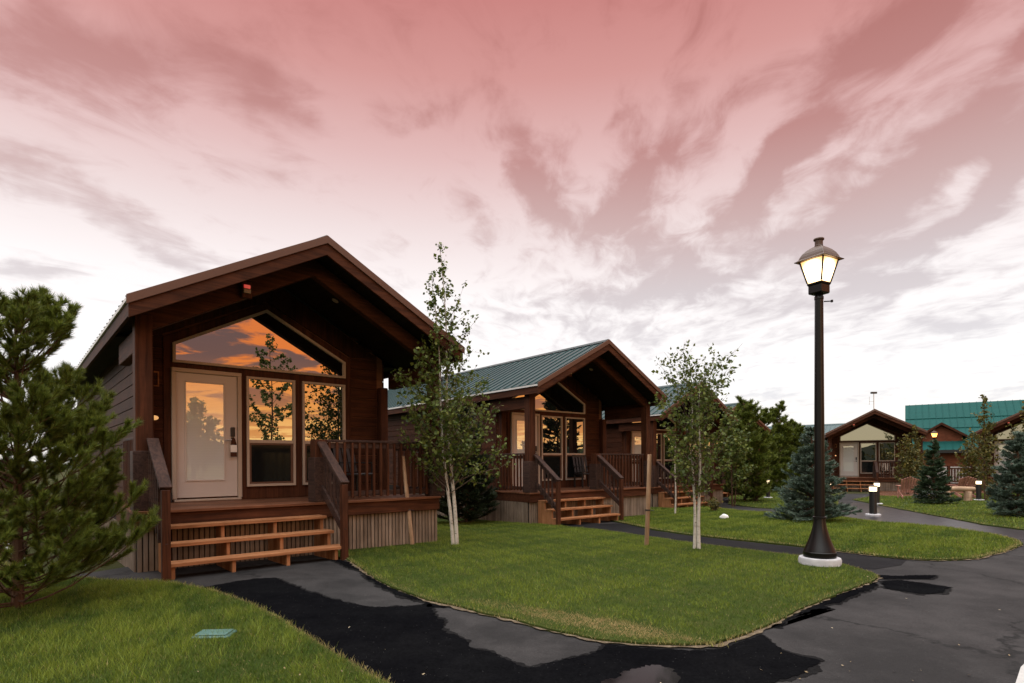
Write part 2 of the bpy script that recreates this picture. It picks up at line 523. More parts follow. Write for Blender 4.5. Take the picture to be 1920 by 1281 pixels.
M['blue_spruce'] = leafmat('blue spruce needle', (0.050, 0.085, 0.058), (0.105, 0.155, 0.115), (0.19, 0.24, 0.195), trans=0.1)
M['darkbush'] = leafmat('dark evergreen leaf', (0.008, 0.014, 0.007), (0.018, 0.028, 0.012), (0.032, 0.045, 0.018), trans=0.1)
M['road'] = asphalt('old grey asphalt', (0.014, 0.0132, 0.0132), (0.032, 0.0295, 0.029))
M['wet'] = asphalt('wet black asphalt', (0.0032, 0.0032, 0.0038), (0.0055, 0.0055, 0.006), 0.9, False, 0.0)
M['damp'] = asphalt('damp asphalt', (0.0065, 0.0062, 0.0065), (0.013, 0.0125, 0.0125), 0.9, False, 0.03)
M['newpath'] = asphalt('dark path asphalt', (0.007, 0.007, 0.008), (0.013, 0.0125, 0.013), 0.8, False, 0.08)
M['shiny'] = asphalt('rain slick path', (0.007, 0.007, 0.009), (0.013, 0.013, 0.015), 0.30, False, 0.4)
M['lawn'] = soil('turf under the blades', (0.030, 0.045, 0.010), (0.045, 0.062, 0.013), (0.060, 0.066, 0.018))
M['dirt'] = soil('bare dirt', (0.09, 0.066, 0.044), (0.16, 0.122, 0.082), (0.27, 0.21, 0.14), 14)
M['mulch'] = soil('reddish mulch', (0.07, 0.030, 0.018), (0.12, 0.055, 0.032), (0.15, 0.08, 0.05), 6)
M['ground'] = soil('rough grass and soil', (0.030, 0.036, 0.012), (0.045, 0.048, 0.018), (0.060, 0.050, 0.025), 0.6)
M['hill'] = soil('far wooded hills', (0.010, 0.014, 0.009), (0.016, 0.020, 0.012), (0.022, 0.024, 0.015), 0.05)
M['blade'] = blademat('grass blade')
M['paint'] = plain('white road paint', (0.40, 0.39, 0.37), 0.8, var=0.3, nscale=20)
M['valve'] = plain('faded green plastic lid', (0.06, 0.13, 0.11), 0.55, var=0.2)
M['adirondack'] = wood('reddish painted chair slats', (0.34, 0.15, 0.115), (0.50, 0.25, 0.20), 'z', 0.6, 0.15)
M['log'] = wood('peeled log', (0.30, 0.19, 0.12), (0.45, 0.31, 0.21), 'x', 0.8, 0.1)
M['puddle'] = plain('still water', (0.004, 0.0045, 0.005), 0.09, var=0.0)
M['puddle'].node_tree.nodes['Principled BSDF'].inputs['IOR'].default_value = 1.28
M['barn'] = wood('red brown barn siding', (0.10, 0.032, 0.018), (0.16, 0.055, 0.03), 'x', 0.7, 0.2)


def spraymat():
    m, t, p, out = newmat('fine water drops')
    t.N.remove(p)
    d = t.n('ShaderNodeBsdfTranslucent')
    d.inputs[0].default_value = (0.9, 0.9, 0.92, 1)
    d2 = t.n('ShaderNodeBsdfDiffuse')
    d2.inputs[0].default_value = (0.9, 0.9, 0.92, 1)
    a = t.n('ShaderNodeMixShader')
    t.L.new(d.outputs[0], a.inputs[1])
    t.L.new(d2.outputs[0], a.inputs[2])
    tr = t.n('ShaderNodeBsdfTransparent')
    b = t.n('ShaderNodeMixShader')
    b.inputs[0].default_value = 0.35
    t.L.new(tr.outputs[0], b.inputs[1])
    t.L.new(a.outputs[0], b.inputs[2])
    t.L.new(b.outputs[0], out.inputs[0])
    return m


M['spray'] = spraymat()


# ------------------------------------------------------------------ mesh helpers
class MB:
    def __init__(s):
        s.v, s.f = [], []

    def add(s, vs, fs):
        b = len(s.v)
        s.v += [tuple(v) for v in vs]
        s.f += [tuple(b + i for i in f) for f in fs]
        return s

    def box(s, x0, x1, y0, y1, z0, z1):
        return s.add([(x0, y0, z0), (x1, y0, z0), (x1, y1, z0), (x0, y1, z0), (x0, y0, z1), (x1, y0, z1), (x1, y1, z1), (x0, y1, z1)],
                     [(0, 3, 2, 1), (4, 5, 6, 7), (0, 1, 5, 4), (1, 2, 6, 5), (2, 3, 7, 6), (3, 0, 4, 7)])

    def beam(s, p, q, w, h, up=(0, 0, 1)):
        p, q = Vector(p), Vector(q)
        d = (q - p).normalized()
        sd_ = d.cross(Vector(up)).normalized()
        u = sd_.cross(d)
        vs = []
        for c in (p, q):
            for a, b in ((-1, -1), (1, -1), (1, 1), (-1, 1)):
                vs.append(c + sd_ * (a * w / 2) + u * (b * h / 2))
        return s.add(vs, [(0, 1, 2, 3), (7, 6, 5, 4), (0, 4, 5, 1), (1, 5, 6, 2), (2, 6, 7, 3), (3, 7, 4, 0)])

    def prism(s, poly, axis, a0, a1):
        f = {'y': lambda p, a: (p[0], a, p[1]), 'x': lambda p, a: (a, p[0], p[1]), 'z': lambda p, a: (p[0], p[1], a)}[axis]
        n = len(poly)
        vs = [f(p, a0) for p in poly] + [f(p, a1) for p in poly]
        fs = [tuple(range(n)), tuple(range(2 * n - 1, n - 1, -1))]
        fs += [(i, n + i, n + (i + 1) % n, (i + 1) % n) for i in range(n)]
        return s.add(vs, fs)

    def ring(s, outer, inner, y0, y1):
        """a flat frame in the x-z plane with some depth"""
        n = len(outer)
        vs = [(p[0], y0, p[1]) for p in outer] + [(p[0], y0, p[1]) for p in inner] + [(p[0], y1, p[1]) for p in outer] + [(p[0], y1, p[1]) for p in inner]
        fs = []
        for i in range(n):
            j = (i + 1) % n
            fs += [(i, j, n + j, n + i), (2 * n + i, 3 * n + i, 3 * n + j, 2 * n + j), (i, 2 * n + i, 2 * n + j, j), (n + i, n + j, 3 * n + j, 3 * n + i)]
        return s.add(vs, fs)

    def tube(s, pts, rad, n=8, caps=True):
        pts = [Vector(p) for p in pts]
        if not hasattr(rad, '__len__'):
            rad = [rad] * len(pts)
        vs, fs = [], []
        ref = Vector((0.31, 0.95, 0.1))
        for i, p in enumerate(pts):
            d = (pts[min(i + 1, len(pts) - 1)] - pts[max(i - 1, 0)]).normalized()
            a = d.cross(ref)
            if a.length < 0.1:
                a = d.cross(Vector((1, 0, 0)))
            a.normalize()
            b = d.cross(a)
            for k in range(n):
                th = 2 * math.pi * k / n
                vs.append(p + (a * math.cos(th) + b * math.sin(th)) * rad[i])
        for i in range(len(pts) - 1):
            for k in range(n):
                fs.append((i * n + k, i * n + (k + 1) % n, (i + 1) * n + (k + 1) % n, (i + 1) * n + k))
        if caps:
            fs.append(tuple(range(n - 1, -1, -1)))
            fs.append(tuple((len(pts) - 1) * n + k for k in range(n)))
        return s.add(vs, fs)

    def lathe(s, prof, n=24, c=(0, 0), turn=0.0):
        vs, fs = [], []
        for r, z in prof:
            for k in range(n):
                th = 2 * math.pi * k / n + turn
                vs.append((c[0] + r * math.cos(th), c[1] + r * math.sin(th), z))
        for i in range(len(prof) - 1):
            for k in range(n):
                fs.append((i * n + k, i * n + (k + 1) % n, (i + 1) * n + (k + 1) % n, (i + 1) * n + k))
        fs.append(tuple(range(n - 1, -1, -1)))
        fs.append(tuple((len(prof) - 1) * n + k for k in range(n)))
        return s.add(vs, fs)

    def build(s, name, mat, parent=None, bevel=0.0, smooth=False):
        me = bpy.data.meshes.new(name)
        me.from_pydata(s.v, [], s.f)
        bm = bmesh.new()
        bm.from_mesh(me)
        bmesh.ops.recalc_face_normals(bm, faces=bm.faces)
        bm.to_mesh(me)
        bm.free()
        me.materials.append(mat)
        if smooth:
            me.polygons.foreach_set('use_smooth', [True] * len(me.polygons))
            me.set_sharp_from_angle(angle=R(40))
        o = bpy.data.objects.new(name, me)
        COL.objects.link(o)
        if parent:
            o.parent = parent
        if bevel:
            b = o.modifiers.new('edge', 'BEVEL')
            b.width = bevel
            b.segments = 1
            b.limit_method = 'ANGLE'
        return o


def np_mesh(name, V, F, mat, parent=None, tint=None):
    me = bpy.data.meshes.new(name)
    V = np.asarray(V, np.float32)
    F = np.asarray(F, np.int32)
    k = F.shape[1]
    me.vertices.add(len(V))
    me.vertices.foreach_set('co', V.ravel())
    me.loops.add(F.size)
    me.loops.foreach_set('vertex_index', F.ravel())
    me.polygons.add(len(F))
    me.polygons.foreach_set('loop_start', np.arange(0, F.size, k, dtype=np.int32))
    me.polygons.foreach_set('loop_total', np.full(len(F), k, np.int32))
    me.update(calc_edges=True)
    if tint is not None:
        a = me.color_attributes.new('tint', 'FLOAT_COLOR', 'POINT')
        a.data.foreach_set('color', np.concatenate([tint, np.ones((len(tint), 1))], 1).astype(np.float32).ravel())
    me.materials.append(mat)
    o = bpy.data.objects.new(name, me)
    COL.objects.link(o)
    if parent:
        o.parent = parent
    return o


def tag(o, label=None, cat=None, group=None, kind=None):
    for k, v in (('label', label), ('category', cat), ('group', group), ('kind', kind)):
        if v:
            o[k] = v
    return o


def thing(name, label, cat, loc=(0, 0, 0), rz=0.0, group=None):
    o = bpy.data.objects.new(name, None)
    COL.objects.link(o)
    o.location = loc
    o.rotation_euler = (0, 0, rz)
    o.empty_display_size = 0.3
    return tag(o, label, cat, group)


def copy_tree(o, parent=None):
    c = o.copy()
    COL.objects.link(c)
    c.parent = parent
    for ch in list(o.children):
        copy_tree(ch, c)
    return c


# ------------------------------------------------------------------ the ground
def in_poly(P, x, y):
    ins = np.zeros(len(x), bool)
    j = len(P) - 1
    for i in range(len(P)):
        xi, yi = P[i]
        xj, yj = P[j]
        c = ((yi > y) != (yj > y)) & (x < (xj - xi) * (y - yi) / ((yj - yi) if yj != yi else 1e-9) + xi)
        ins ^= c
        j = i
    return ins


def edge_dist(P, x, y):
    d = np.full(len(x), 1e9)
    for i in range(len(P)):
        a = np.array(P[i])
        b = np.array(P[(i + 1) % len(P)])
        ab = b - a
        t = np.clip(((x - a[0]) * ab[0] + (y - a[1]) * ab[1]) / (ab @ ab + 1e-12), 0, 1)
        d = np.minimum(d, np.hypot(x - a[0] - t * ab[0], y - a[1] - t * ab[1]))
    return d


def rough_edge(P, step, amp, seed):
    rnd = random.Random(seed)
    out = []
    lv = [0.0, 0.0, 0.0]
    for i in range(len(P)):
        a, b = Vector(P[i]), Vector(P[(i + 1) % len(P)])
        L = (b - a).length
        if L > 12 or L < 1e-6:
            out.append(tuple(a))
            continue
        n = max(1, int(L / step))
        nrm = Vector((-(b - a).y, (b - a).x)).normalized()
        for k in range(n):
            for q, keep in enumerate((0.93, 0.75, 0.0)):       # slow, middling and quick wander
                lv[q] = lv[q] * keep + rnd.gauss(0, 1) * math.sqrt(1 - keep * keep)
            w = amp * (1.3 * lv[0] + 0.8 * lv[1] + 0.35 * lv[2])
            p = a.lerp(b, k / n) + nrm * max(-3 * amp, min(3 * amp, w))
            out.append((p.x, p.y))
    return out


def sheet(name, P, dz, mat, side=0.0):
    """polygon laid on the ground profile, cut where the slope changes"""
    bm = bmesh.new()
    vs = [bm.verts.new((x, y, 0)) for x, y in P]
    f = bm.faces.new(vs)
    bmesh.ops.triangulate(bm, faces=[f])
    for yk in (8.0, 22.0, 60.0):
        bmesh.ops.bisect_plane(bm, geom=bm.verts[:] + bm.edges[:] + bm.faces[:], plane_co=(0, yk, 0), plane_no=(0, 1, 0))
    for v in bm.verts:
        v.co.z = H(v.co.y) + dz
    if side:
        be = [e for e in bm.edges if len(e.link_faces) == 1]
        r = bmesh.ops.extrude_edge_only(bm, edges=be)
        for v in [g for g in r['geom'] if isinstance(g, bmesh.types.BMVert)]:
            v.co.z -= side
    bmesh.ops.recalc_face_normals(bm, faces=bm.faces)
    me = bpy.data.meshes.new(name)
    bm.to_mesh(me)
    bm.free()
    if sum(p.normal.z for p in me.polygons) < 0:
        me.flip_normals()
    me.materials.append(mat)
    o = bpy.data.objects.new(name, me)
    COL.objects.link(o)
    o['kind'] = 'structure'
    return o


def pp(pts):
    out = []
    for p in pts:
        g = G(*p)
        out.append((g.x, g.y))
    return out


CAB1 = dict(loc=(-4.818, 7.426, 0.0), rz=0.719)
CAB2 = dict(loc=(0.473, 14.208, -0.152), rz=0.677)
CAB3 = dict(loc=(5.2, 21.0, -0.33), rz=0.677)


def loc2w(c, x, y):
    a = c['rz']
    return (c['loc'][0] + x * math.cos(a) - y * math.sin(a), c['loc'][1] + x * math.sin(a) + y * math.cos(a))


sheet('ground', [(-400, -400), (400, -400), (400, 600), (-400, 600)], -0.03, M['ground'])
sheet('road', [(-9, -12), (40, -12), (40, 10.0), (26, 15), (22, 24), (19, 31), (16, 31), (12, 24), (3.0, 24), (-6, 6.5)], 0.0, M['road'])

LAWN_A = pp([(648, 1050), (690, 1079), (740, 1104), (800, 1128), (870, 1145), (960, 1166), (1040, 1187), (1120, 1204), (1200, 1213),
             (1290, 1216), (1345, 1213), (1400, 1196), (1445, 1175), (1500, 1146), (1570, 1116), (1640, 1092), (1650, 1085), (1636, 1077), (1600, 1066),
             (1560, 1056), (1480, 1043), (1380, 1031), (1280, 1018), (1200, 1006), (1130, 996), (1060, 989)]) + \
    [loc2w(CAB2, 0.3, -0.2), loc2w(CAB2, -0.1, 1), loc2w(CAB2, -0.3, 14), loc2w(CAB1, 5.2, 16), loc2w(CAB1, 4.6, 0.08), loc2w(CAB1, 2.45, 0.08)]
LAWN_B = pp([(338, 1098), (400, 1111), (470, 1134), (540, 1173), (600, 1211), (660, 1246), (730, 1290), (800, 1340), (860, 1400)]) + \
    [(-0.5, 1.4), (-8, 0.5), (-16, 6), (-16, 14), (-9, 14), loc2w(CAB1, -1.6, 5), loc2w(CAB1, -1.2, 1), loc2w(CAB1, -0.25, -0.6)] + pp([(296, 1094)])
LAWN_C = pp([(1168, 982), (1230, 995), (1300, 1005), (1400, 1016), (1480, 1024), (1560, 1034), (1640, 1044), (1700, 1050), (1760, 1053),
             (1830, 1050), (1880, 1038), (1916, 1023), (1905, 1014), (1860, 1003), (1780, 991), (1700, 984), (1645, 980), (1600, 974), (1560, 968),
             (1480, 964), (1400, 960), (1340, 953), (1310, 949), (1240, 945)]) + [loc2w(CAB2, 6.0, 4), loc2w(CAB2, 4.7, 0.4), loc2w(CAB2, 2.6, 0.05)]
LAWN_D = pp([(1598, 938), (1640, 946), (1700, 958), (1780, 973), (1850, 986), (1920, 995), (2080, 1003), (2200, 985), (2100, 935), (1900, 925), (1780, 927), (1690, 932), (1640, 930)])
LAWN_E = pp([(1366, 946), (1420, 953), (1500, 957), (1570, 955), (1575, 924), (1480, 917), (1400, 917), (1368, 925)])
LAWNS = [('lawn', LAWN_A, 1), ('lawn', LAWN_B, 2), ('lawn', LAWN_C, 3), ('lawn', LAWN_D, 4), ('lawn', LAWN_E, 5)]
LP = {}
for nm, P, sdd in LAWNS:
    Q = rough_edge(P, 0.06, 0.010, sdd)
    LP[sdd] = Q
    sheet(nm, Q, 0.028, M['lawn'], 0.06)


def edge_strip(P, i0, i1, seed, w=0.07):
    """a thin band of bare dirt along a stretch of lawn edge"""
    rnd = random.Random(seed)
    a = [Vector(p) for p in P[i0:i1 + 1]]
    dense = []
    for k in range(len(a) - 1):
        n = max(1, int((a[k + 1] - a[k]).length / 0.06))
        dense += [a[k].lerp(a[k + 1], j / n) for j in range(n)]
    dense.append(a[-1])
    L, Rr = [], []
    for k, p in enumerate(dense):
        d = (dense[min(k + 1, len(dense) - 1)] - dense[max(k - 1, 0)]).normalized()
        nn = Vector((d.y, -d.x))
        L.append(p + nn * w * (0.1 + 0.75 * rnd.random() ** 1.5))
        Rr.append(p - nn * 0.02)
    return [(p.x, p.y) for p in L] + [(p.x, p.y) for p in reversed(Rr)]


sheet('dirt_edge', edge_strip(LAWN_A, 0, 16, 3, 0.055), 0.012, M['dirt'])
sheet('dirt_edge', edge_strip(LAWN_C, 5, 12, 5, 0.05), 0.012, M['dirt'])

WET = [
    ('wet', [(350, 1104), (400, 1100), (440, 1092), (480, 1086), (515, 1085), (545, 1098), (580, 1113), (620, 1124), (665, 1134), (700, 1139), (760, 1139), (806, 1134),
             (812, 1150), (830, 1165), (838, 1190), (875, 1203), (880, 1212), (920, 1222), (950, 1235), (990, 1254), (1012, 1251), (1060, 1236), (1110, 1228), (1138, 1210),
             (1200, 1217), (1290, 1220), (1345, 1217), (1428, 1192), (1440, 1206), (1470, 1220), (1500, 1230), (1529, 1238), (1524, 1252), (1490, 1264), (1440, 1281), (1380, 1320),
             (900, 1420), (800, 1336), (732, 1288), (662, 1244), (602, 1209), (542, 1171), (472, 1132), (402, 1110)]),
    ('wet', [(622, 1048), (655, 1055), (690, 1080), (740, 1105), (800, 1129), (838, 1139), (800, 1139), (796, 1130), (760, 1121), (716, 1104), (700, 1092), (684, 1085), (682, 1072), (640, 1060)]),
    ('wet', [(1652, 1091), (1690, 1089), (1740, 1096), (1778, 1102), (1765, 1112), (1720, 1114), (1690, 1108), (1664, 1104)]),
    ('wet', [(1644, 1093), (1572, 1118), (1502, 1148), (1470, 1166), (1450, 1178), (1500, 1158), (1530, 1146), (1560, 1142), (1545, 1137), (1585, 1128), (1600, 1118), (1640, 1104)]),
    ('wet', [(1640, 1080), (1700, 1080), (1755, 1080), (1740, 1085), (1690, 1086), (1650, 1086)]),
    ('newpath', [(1040, 984), (1170, 982), (1230, 996), (1300, 1006), (1400, 1017), (1480, 1025), (1560, 1035), (1640, 1045), (1700, 1051), (1690, 1060), (1640, 1068), (1600, 1066),
                 (1560, 1057), (1480, 1044), (1380, 1032), (1280, 1019), (1200, 1007), (1130, 997)]),
    ('shiny', [(1560, 962), (1600, 942), (1640, 946), (1700, 958), (1780, 973), (1850, 986), (1920, 997), (1920, 1012), (1905, 1013), (1860, 1002), (1780, 990), (1700, 983), (1645, 979), (1600, 973)]),
]
for i, (mt, pts) in enumerate(WET):
    P = pp(pts)
    if mt == 'wet':
        ar = sum(P[k - 1][0] * P[k][1] - P[k][0] * P[k - 1][1] for k in range(len(P)))
        off = []
        for k in range(len(P)):
            d = (Vector(P[(k + 1) % len(P)]) - Vector(P[k - 1])).normalized() * (0.035 if ar > 0 else -0.035)
            off.append((P[k][0] + d.y, P[k][1] - d.x))
        sheet('damp_road', rough_edge(off, 0.022, 0.016, 40 + i), 0.004, M['damp'])
        P = rough_edge(P, 0.022, 0.013, 40 + i)
    sheet({'wet': 'wet_road', 'newpath': 'path', 'shiny': 'path'}[mt], P, 0.004 if mt != 'wet' else 0.008, M[mt])
sheet('puddle', rough_edge(pp([(1128, 1284), (1165, 1264), (1200, 1252), (1238, 1248), (1256, 1258), (1266, 1284), (1262, 1310), (1120, 1310)]), 0.02, 0.016, 9), 0.012, M['puddle'])
sheet('road_marking', pp([(1904, 1283), (1914, 1252), (1928, 1240), (1990, 1238), (1990, 1300), (1900, 1320)]), 0.006, M['paint'])
sheet('mulch_bed', pp([(1640, 931), (1700, 933), (1780, 929), (1900, 926), (2000, 922), (1900, 912), (1760, 908), (1640, 915)]), 0.012, M['mulch'])
sheet('path', [loc2w(CAB1, -1.15, 1.2), loc2w(CAB1, -1.0, 1.2), loc2w(CAB1, -1.3, 6), loc2w(CAB1, -1.45, 6)], 0.07, M['concrete'])


def hills():
    V, F = [], []
    n = 160
    for k in range(n + 1):
        a = 2 * math.pi * k / n
        r = 320
        dirx = math.cos(a)
        diry = math.sin(a)
        back = max(0.0, dirx * SUN_AZ.x + diry * SUN_AZ.y)
        h = 3.5 + 6.0 * back + 9.0 * max(0.0, -diry) ** 2 + 2.4 * math.sin(a * 7 + 1) + 1.6 * math.sin(a * 17) + 1.0 * math.sin(a * 41 + 2)
        V += [(dirx * r, diry * r, -2), (dirx * (r + 25), diry * (r + 25), h), (dirx * (r + 80), diry * (r + 80), -2)]
    for k in range(n):
        F += [(3 * k, 3 * k + 3, 3 * k + 4, 3 * k + 1), (3 * k + 1, 3 * k + 4, 3 * k + 5, 3 * k + 2)]
    o = np_mesh('hills', V, F, M['hill'])
    o['kind'] = 'structure'


hills()


def blades(P, n, hgt, wid, seed, name, dryc=None, edge=0.05, ymax=99):
    rng = np.random.default_rng(seed)
    Pa = np.array(P)
    lo, hi = Pa.min(0), Pa.max(0)
    hi[1] = min(hi[1], ymax)
    xs = rng.uniform(lo[0], hi[0], n)
    ys = rng.uniform(lo[1], hi[1], n)
    # keep what the camera's side could see
    k = (np.abs(xs) < 1.15 * ys + 0.8) & in_poly(P, xs, ys)
    for c in (CAB1, CAB2, CAB3):
        ca, sa = math.cos(c['rz']), math.sin(c['rz'])
        lx = (xs - c['loc'][0]) * ca + (ys - c['loc'][1]) * sa
        ly = -(xs - c['loc'][0]) * sa + (ys - c['loc'][1]) * ca
        k &= ~((lx > 0.0) & (lx < 4.64) & (ly > 0.02) & (ly < 12))
        k &= ~((lx > 0.1) & (lx < 2.5) & (ly > -0.85) & (ly < 0.1))
    xs, ys = xs[k], ys[k]
    n = len(xs)
    xs = xs + rng.normal(0, 0.018, n)
    ys = ys + rng.normal(0, 0.018, n)
    ed = edge_dist(P, xs, ys)
    # slow patches of colour
    ph = rng.uniform(0, 6, 8)
    pat = sum(np.sin(xs * a + ys * b + p) for a, b, p in ((2.1, 0.7, ph[0]), (-1.1, 2.3, ph[1]), (4.7, 3.1, ph[2]), (-3.3, 5.2, ph[3]), (8.1, -6.3, ph[4]), (11, 9, ph[5]))) / 6
    tuf = sum(np.sin(xs * a + ys * b + p) for a, b, p in ((23, 9, ph[6]), (-17, 27, ph[7]), (37, -31, ph[0]), (-44, -13, ph[1]), (9, 52, ph[2]))) / 5
    j = rng.normal(0, 1, n)
    mixv = np.clip(0.55 + 1.0 * pat + 0.65 * tuf + 0.22 * j, 0, 1)[:, None]
    g1, g2 = np.array([0.052, 0.098, 0.012]), np.array([0.185, 0.235, 0.030])
    col = g1 * (1 - mixv) + g2 * mixv
    dry = np.clip(1 - ed / edge + 0.3 * j, 0, 1) * 0.75
    dry = np.where(rng.random(n) < 0.06, 0.7, dry)
    if dryc:
        for cx, cy, rx, ry, an, st in dryc:
            ux = (xs - cx) * math.cos(an) + (ys - cy) * math.sin(an)
            uy = -(xs - cx) * math.sin(an) + (ys - cy) * math.cos(an)
            q = np.sqrt((ux / rx) ** 2 + (uy / ry) ** 2) + 0.35 * pat
            dry = np.maximum(dry, np.clip((1.3 - q) * 2.4 + 0.4 * j, 0, 1) * st)
    straw = np.array([0.46, 0.335, 0.16])
    col = col * (1 - dry[:, None]) + straw * dry[:, None]
    col *= np.clip(1 + 0.18 * rng.normal(0, 1, n), 0.5, 1.6)[:, None]
    h = hgt * rng.uniform(0.55, 1.25, n) * (1 - 0.5 * dry) * (0.9 + 0.35 * pat + 0.3 * tuf)
    a = rng.uniform(0, 2 * math.pi, n)
    la = rng.uniform(0, 2 * math.pi, n)
    ln = h * rng.uniform(0.2, 0.95, n)
    z0 = hz(ys) + 0.02
    w = wid * rng.uniform(0.6, 1.3, n)
    b0 = np.stack([xs - np.cos(a) * w / 2, ys - np.sin(a) * w / 2, z0], 1)
    b1 = np.stack([xs + np.cos(a) * w / 2, ys + np.sin(a) * w / 2, z0], 1)
    tp = np.stack([xs + np.cos(la) * ln, ys + np.sin(la) * ln, z0 + h], 1)
    V = np.stack([b0, b1, tp], 1).reshape(-1, 3)
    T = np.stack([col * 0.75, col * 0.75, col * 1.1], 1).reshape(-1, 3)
    F = np.arange(3 * n).reshape(-1, 3)
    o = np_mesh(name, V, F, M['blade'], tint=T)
    o['kind'] = 'stuff'
    return o


dA, dB = G(1075, 1168), G(1180, 1188)
dan = math.atan2(dB.y - dA.y, dB.x - dA.x)
blades(LAWN_A, 560000, 0.045, 0.0065, 1, 'grass', [(0.5 * (dA.x + dB.x), 0.5 * (dA.y + dB.y) + 0.01, 0.72, 0.20, dan, 1.0), (dA.x - 0.55, dA.y + 0.42, 0.5, 0.12, dan, 0.5)], 0.06, 15)
ctr = Vector((0.5 * (dA.x + dB.x), 0.5 * (dA.y + dB.y)))
strawP = []
for k in range(40):
    a_ = 2 * math.pi * k / 40
    w_ = 1 + 0.18 * math.sin(5 * a_ + 1) + 0.12 * math.sin(9 * a_)
    lx, ly = 0.80 * w_ * math.cos(a_), 0.17 * w_ * math.sin(a_) + 0.02
    strawP.append((ctr.x + lx * math.cos(dan) - ly * math.sin(dan), ctr.y + lx * math.sin(dan) + ly * math.cos(dan)))
blades(strawP, 24000, 0.04, 0.006, 7, 'dry_grass', [(ctr.x, ctr.y, 0.78, 0.17, dan, 1.0)], 0.03, 15)
blades([p for p in LAWN_B], 1000000, 0.055, 0.0055, 2, 'grass', None, 0.06, 9)
blades(LAWN_C, 230000, 0.055, 0.012, 3, 'grass', None, 0.09, 26)
blades(LAWN_D, 90000, 0.06, 0.02, 4, 'grass', None, 0.1, 60)
blades(LAWN_E, 45000, 0.06, 0.02, 5, 'grass', None, 0.1, 60)

# ------------------------------------------------------------------ cabins
DK, DP = 0.80, 1.713            # deck height, porch depth
XP, ZP, SL = 2.345, 4.79, 0.534  # ridge place, ridge height, pitch
XL, XR = -0.171, 4.861
BL = 11.8                        # back of the house


def roofz(x, off=0.0):
    return ZP - SL * abs(x - XP) + off


def chev(t0, t1, xl=XL, xr=XR):
    return [(xl, roofz(xl, t1)), (xl, roofz(xl, t0)), (XP, ZP + t0), (xr, roofz(xr, t0)), (xr, roofz(xr, t1)), (XP, ZP + t1)]


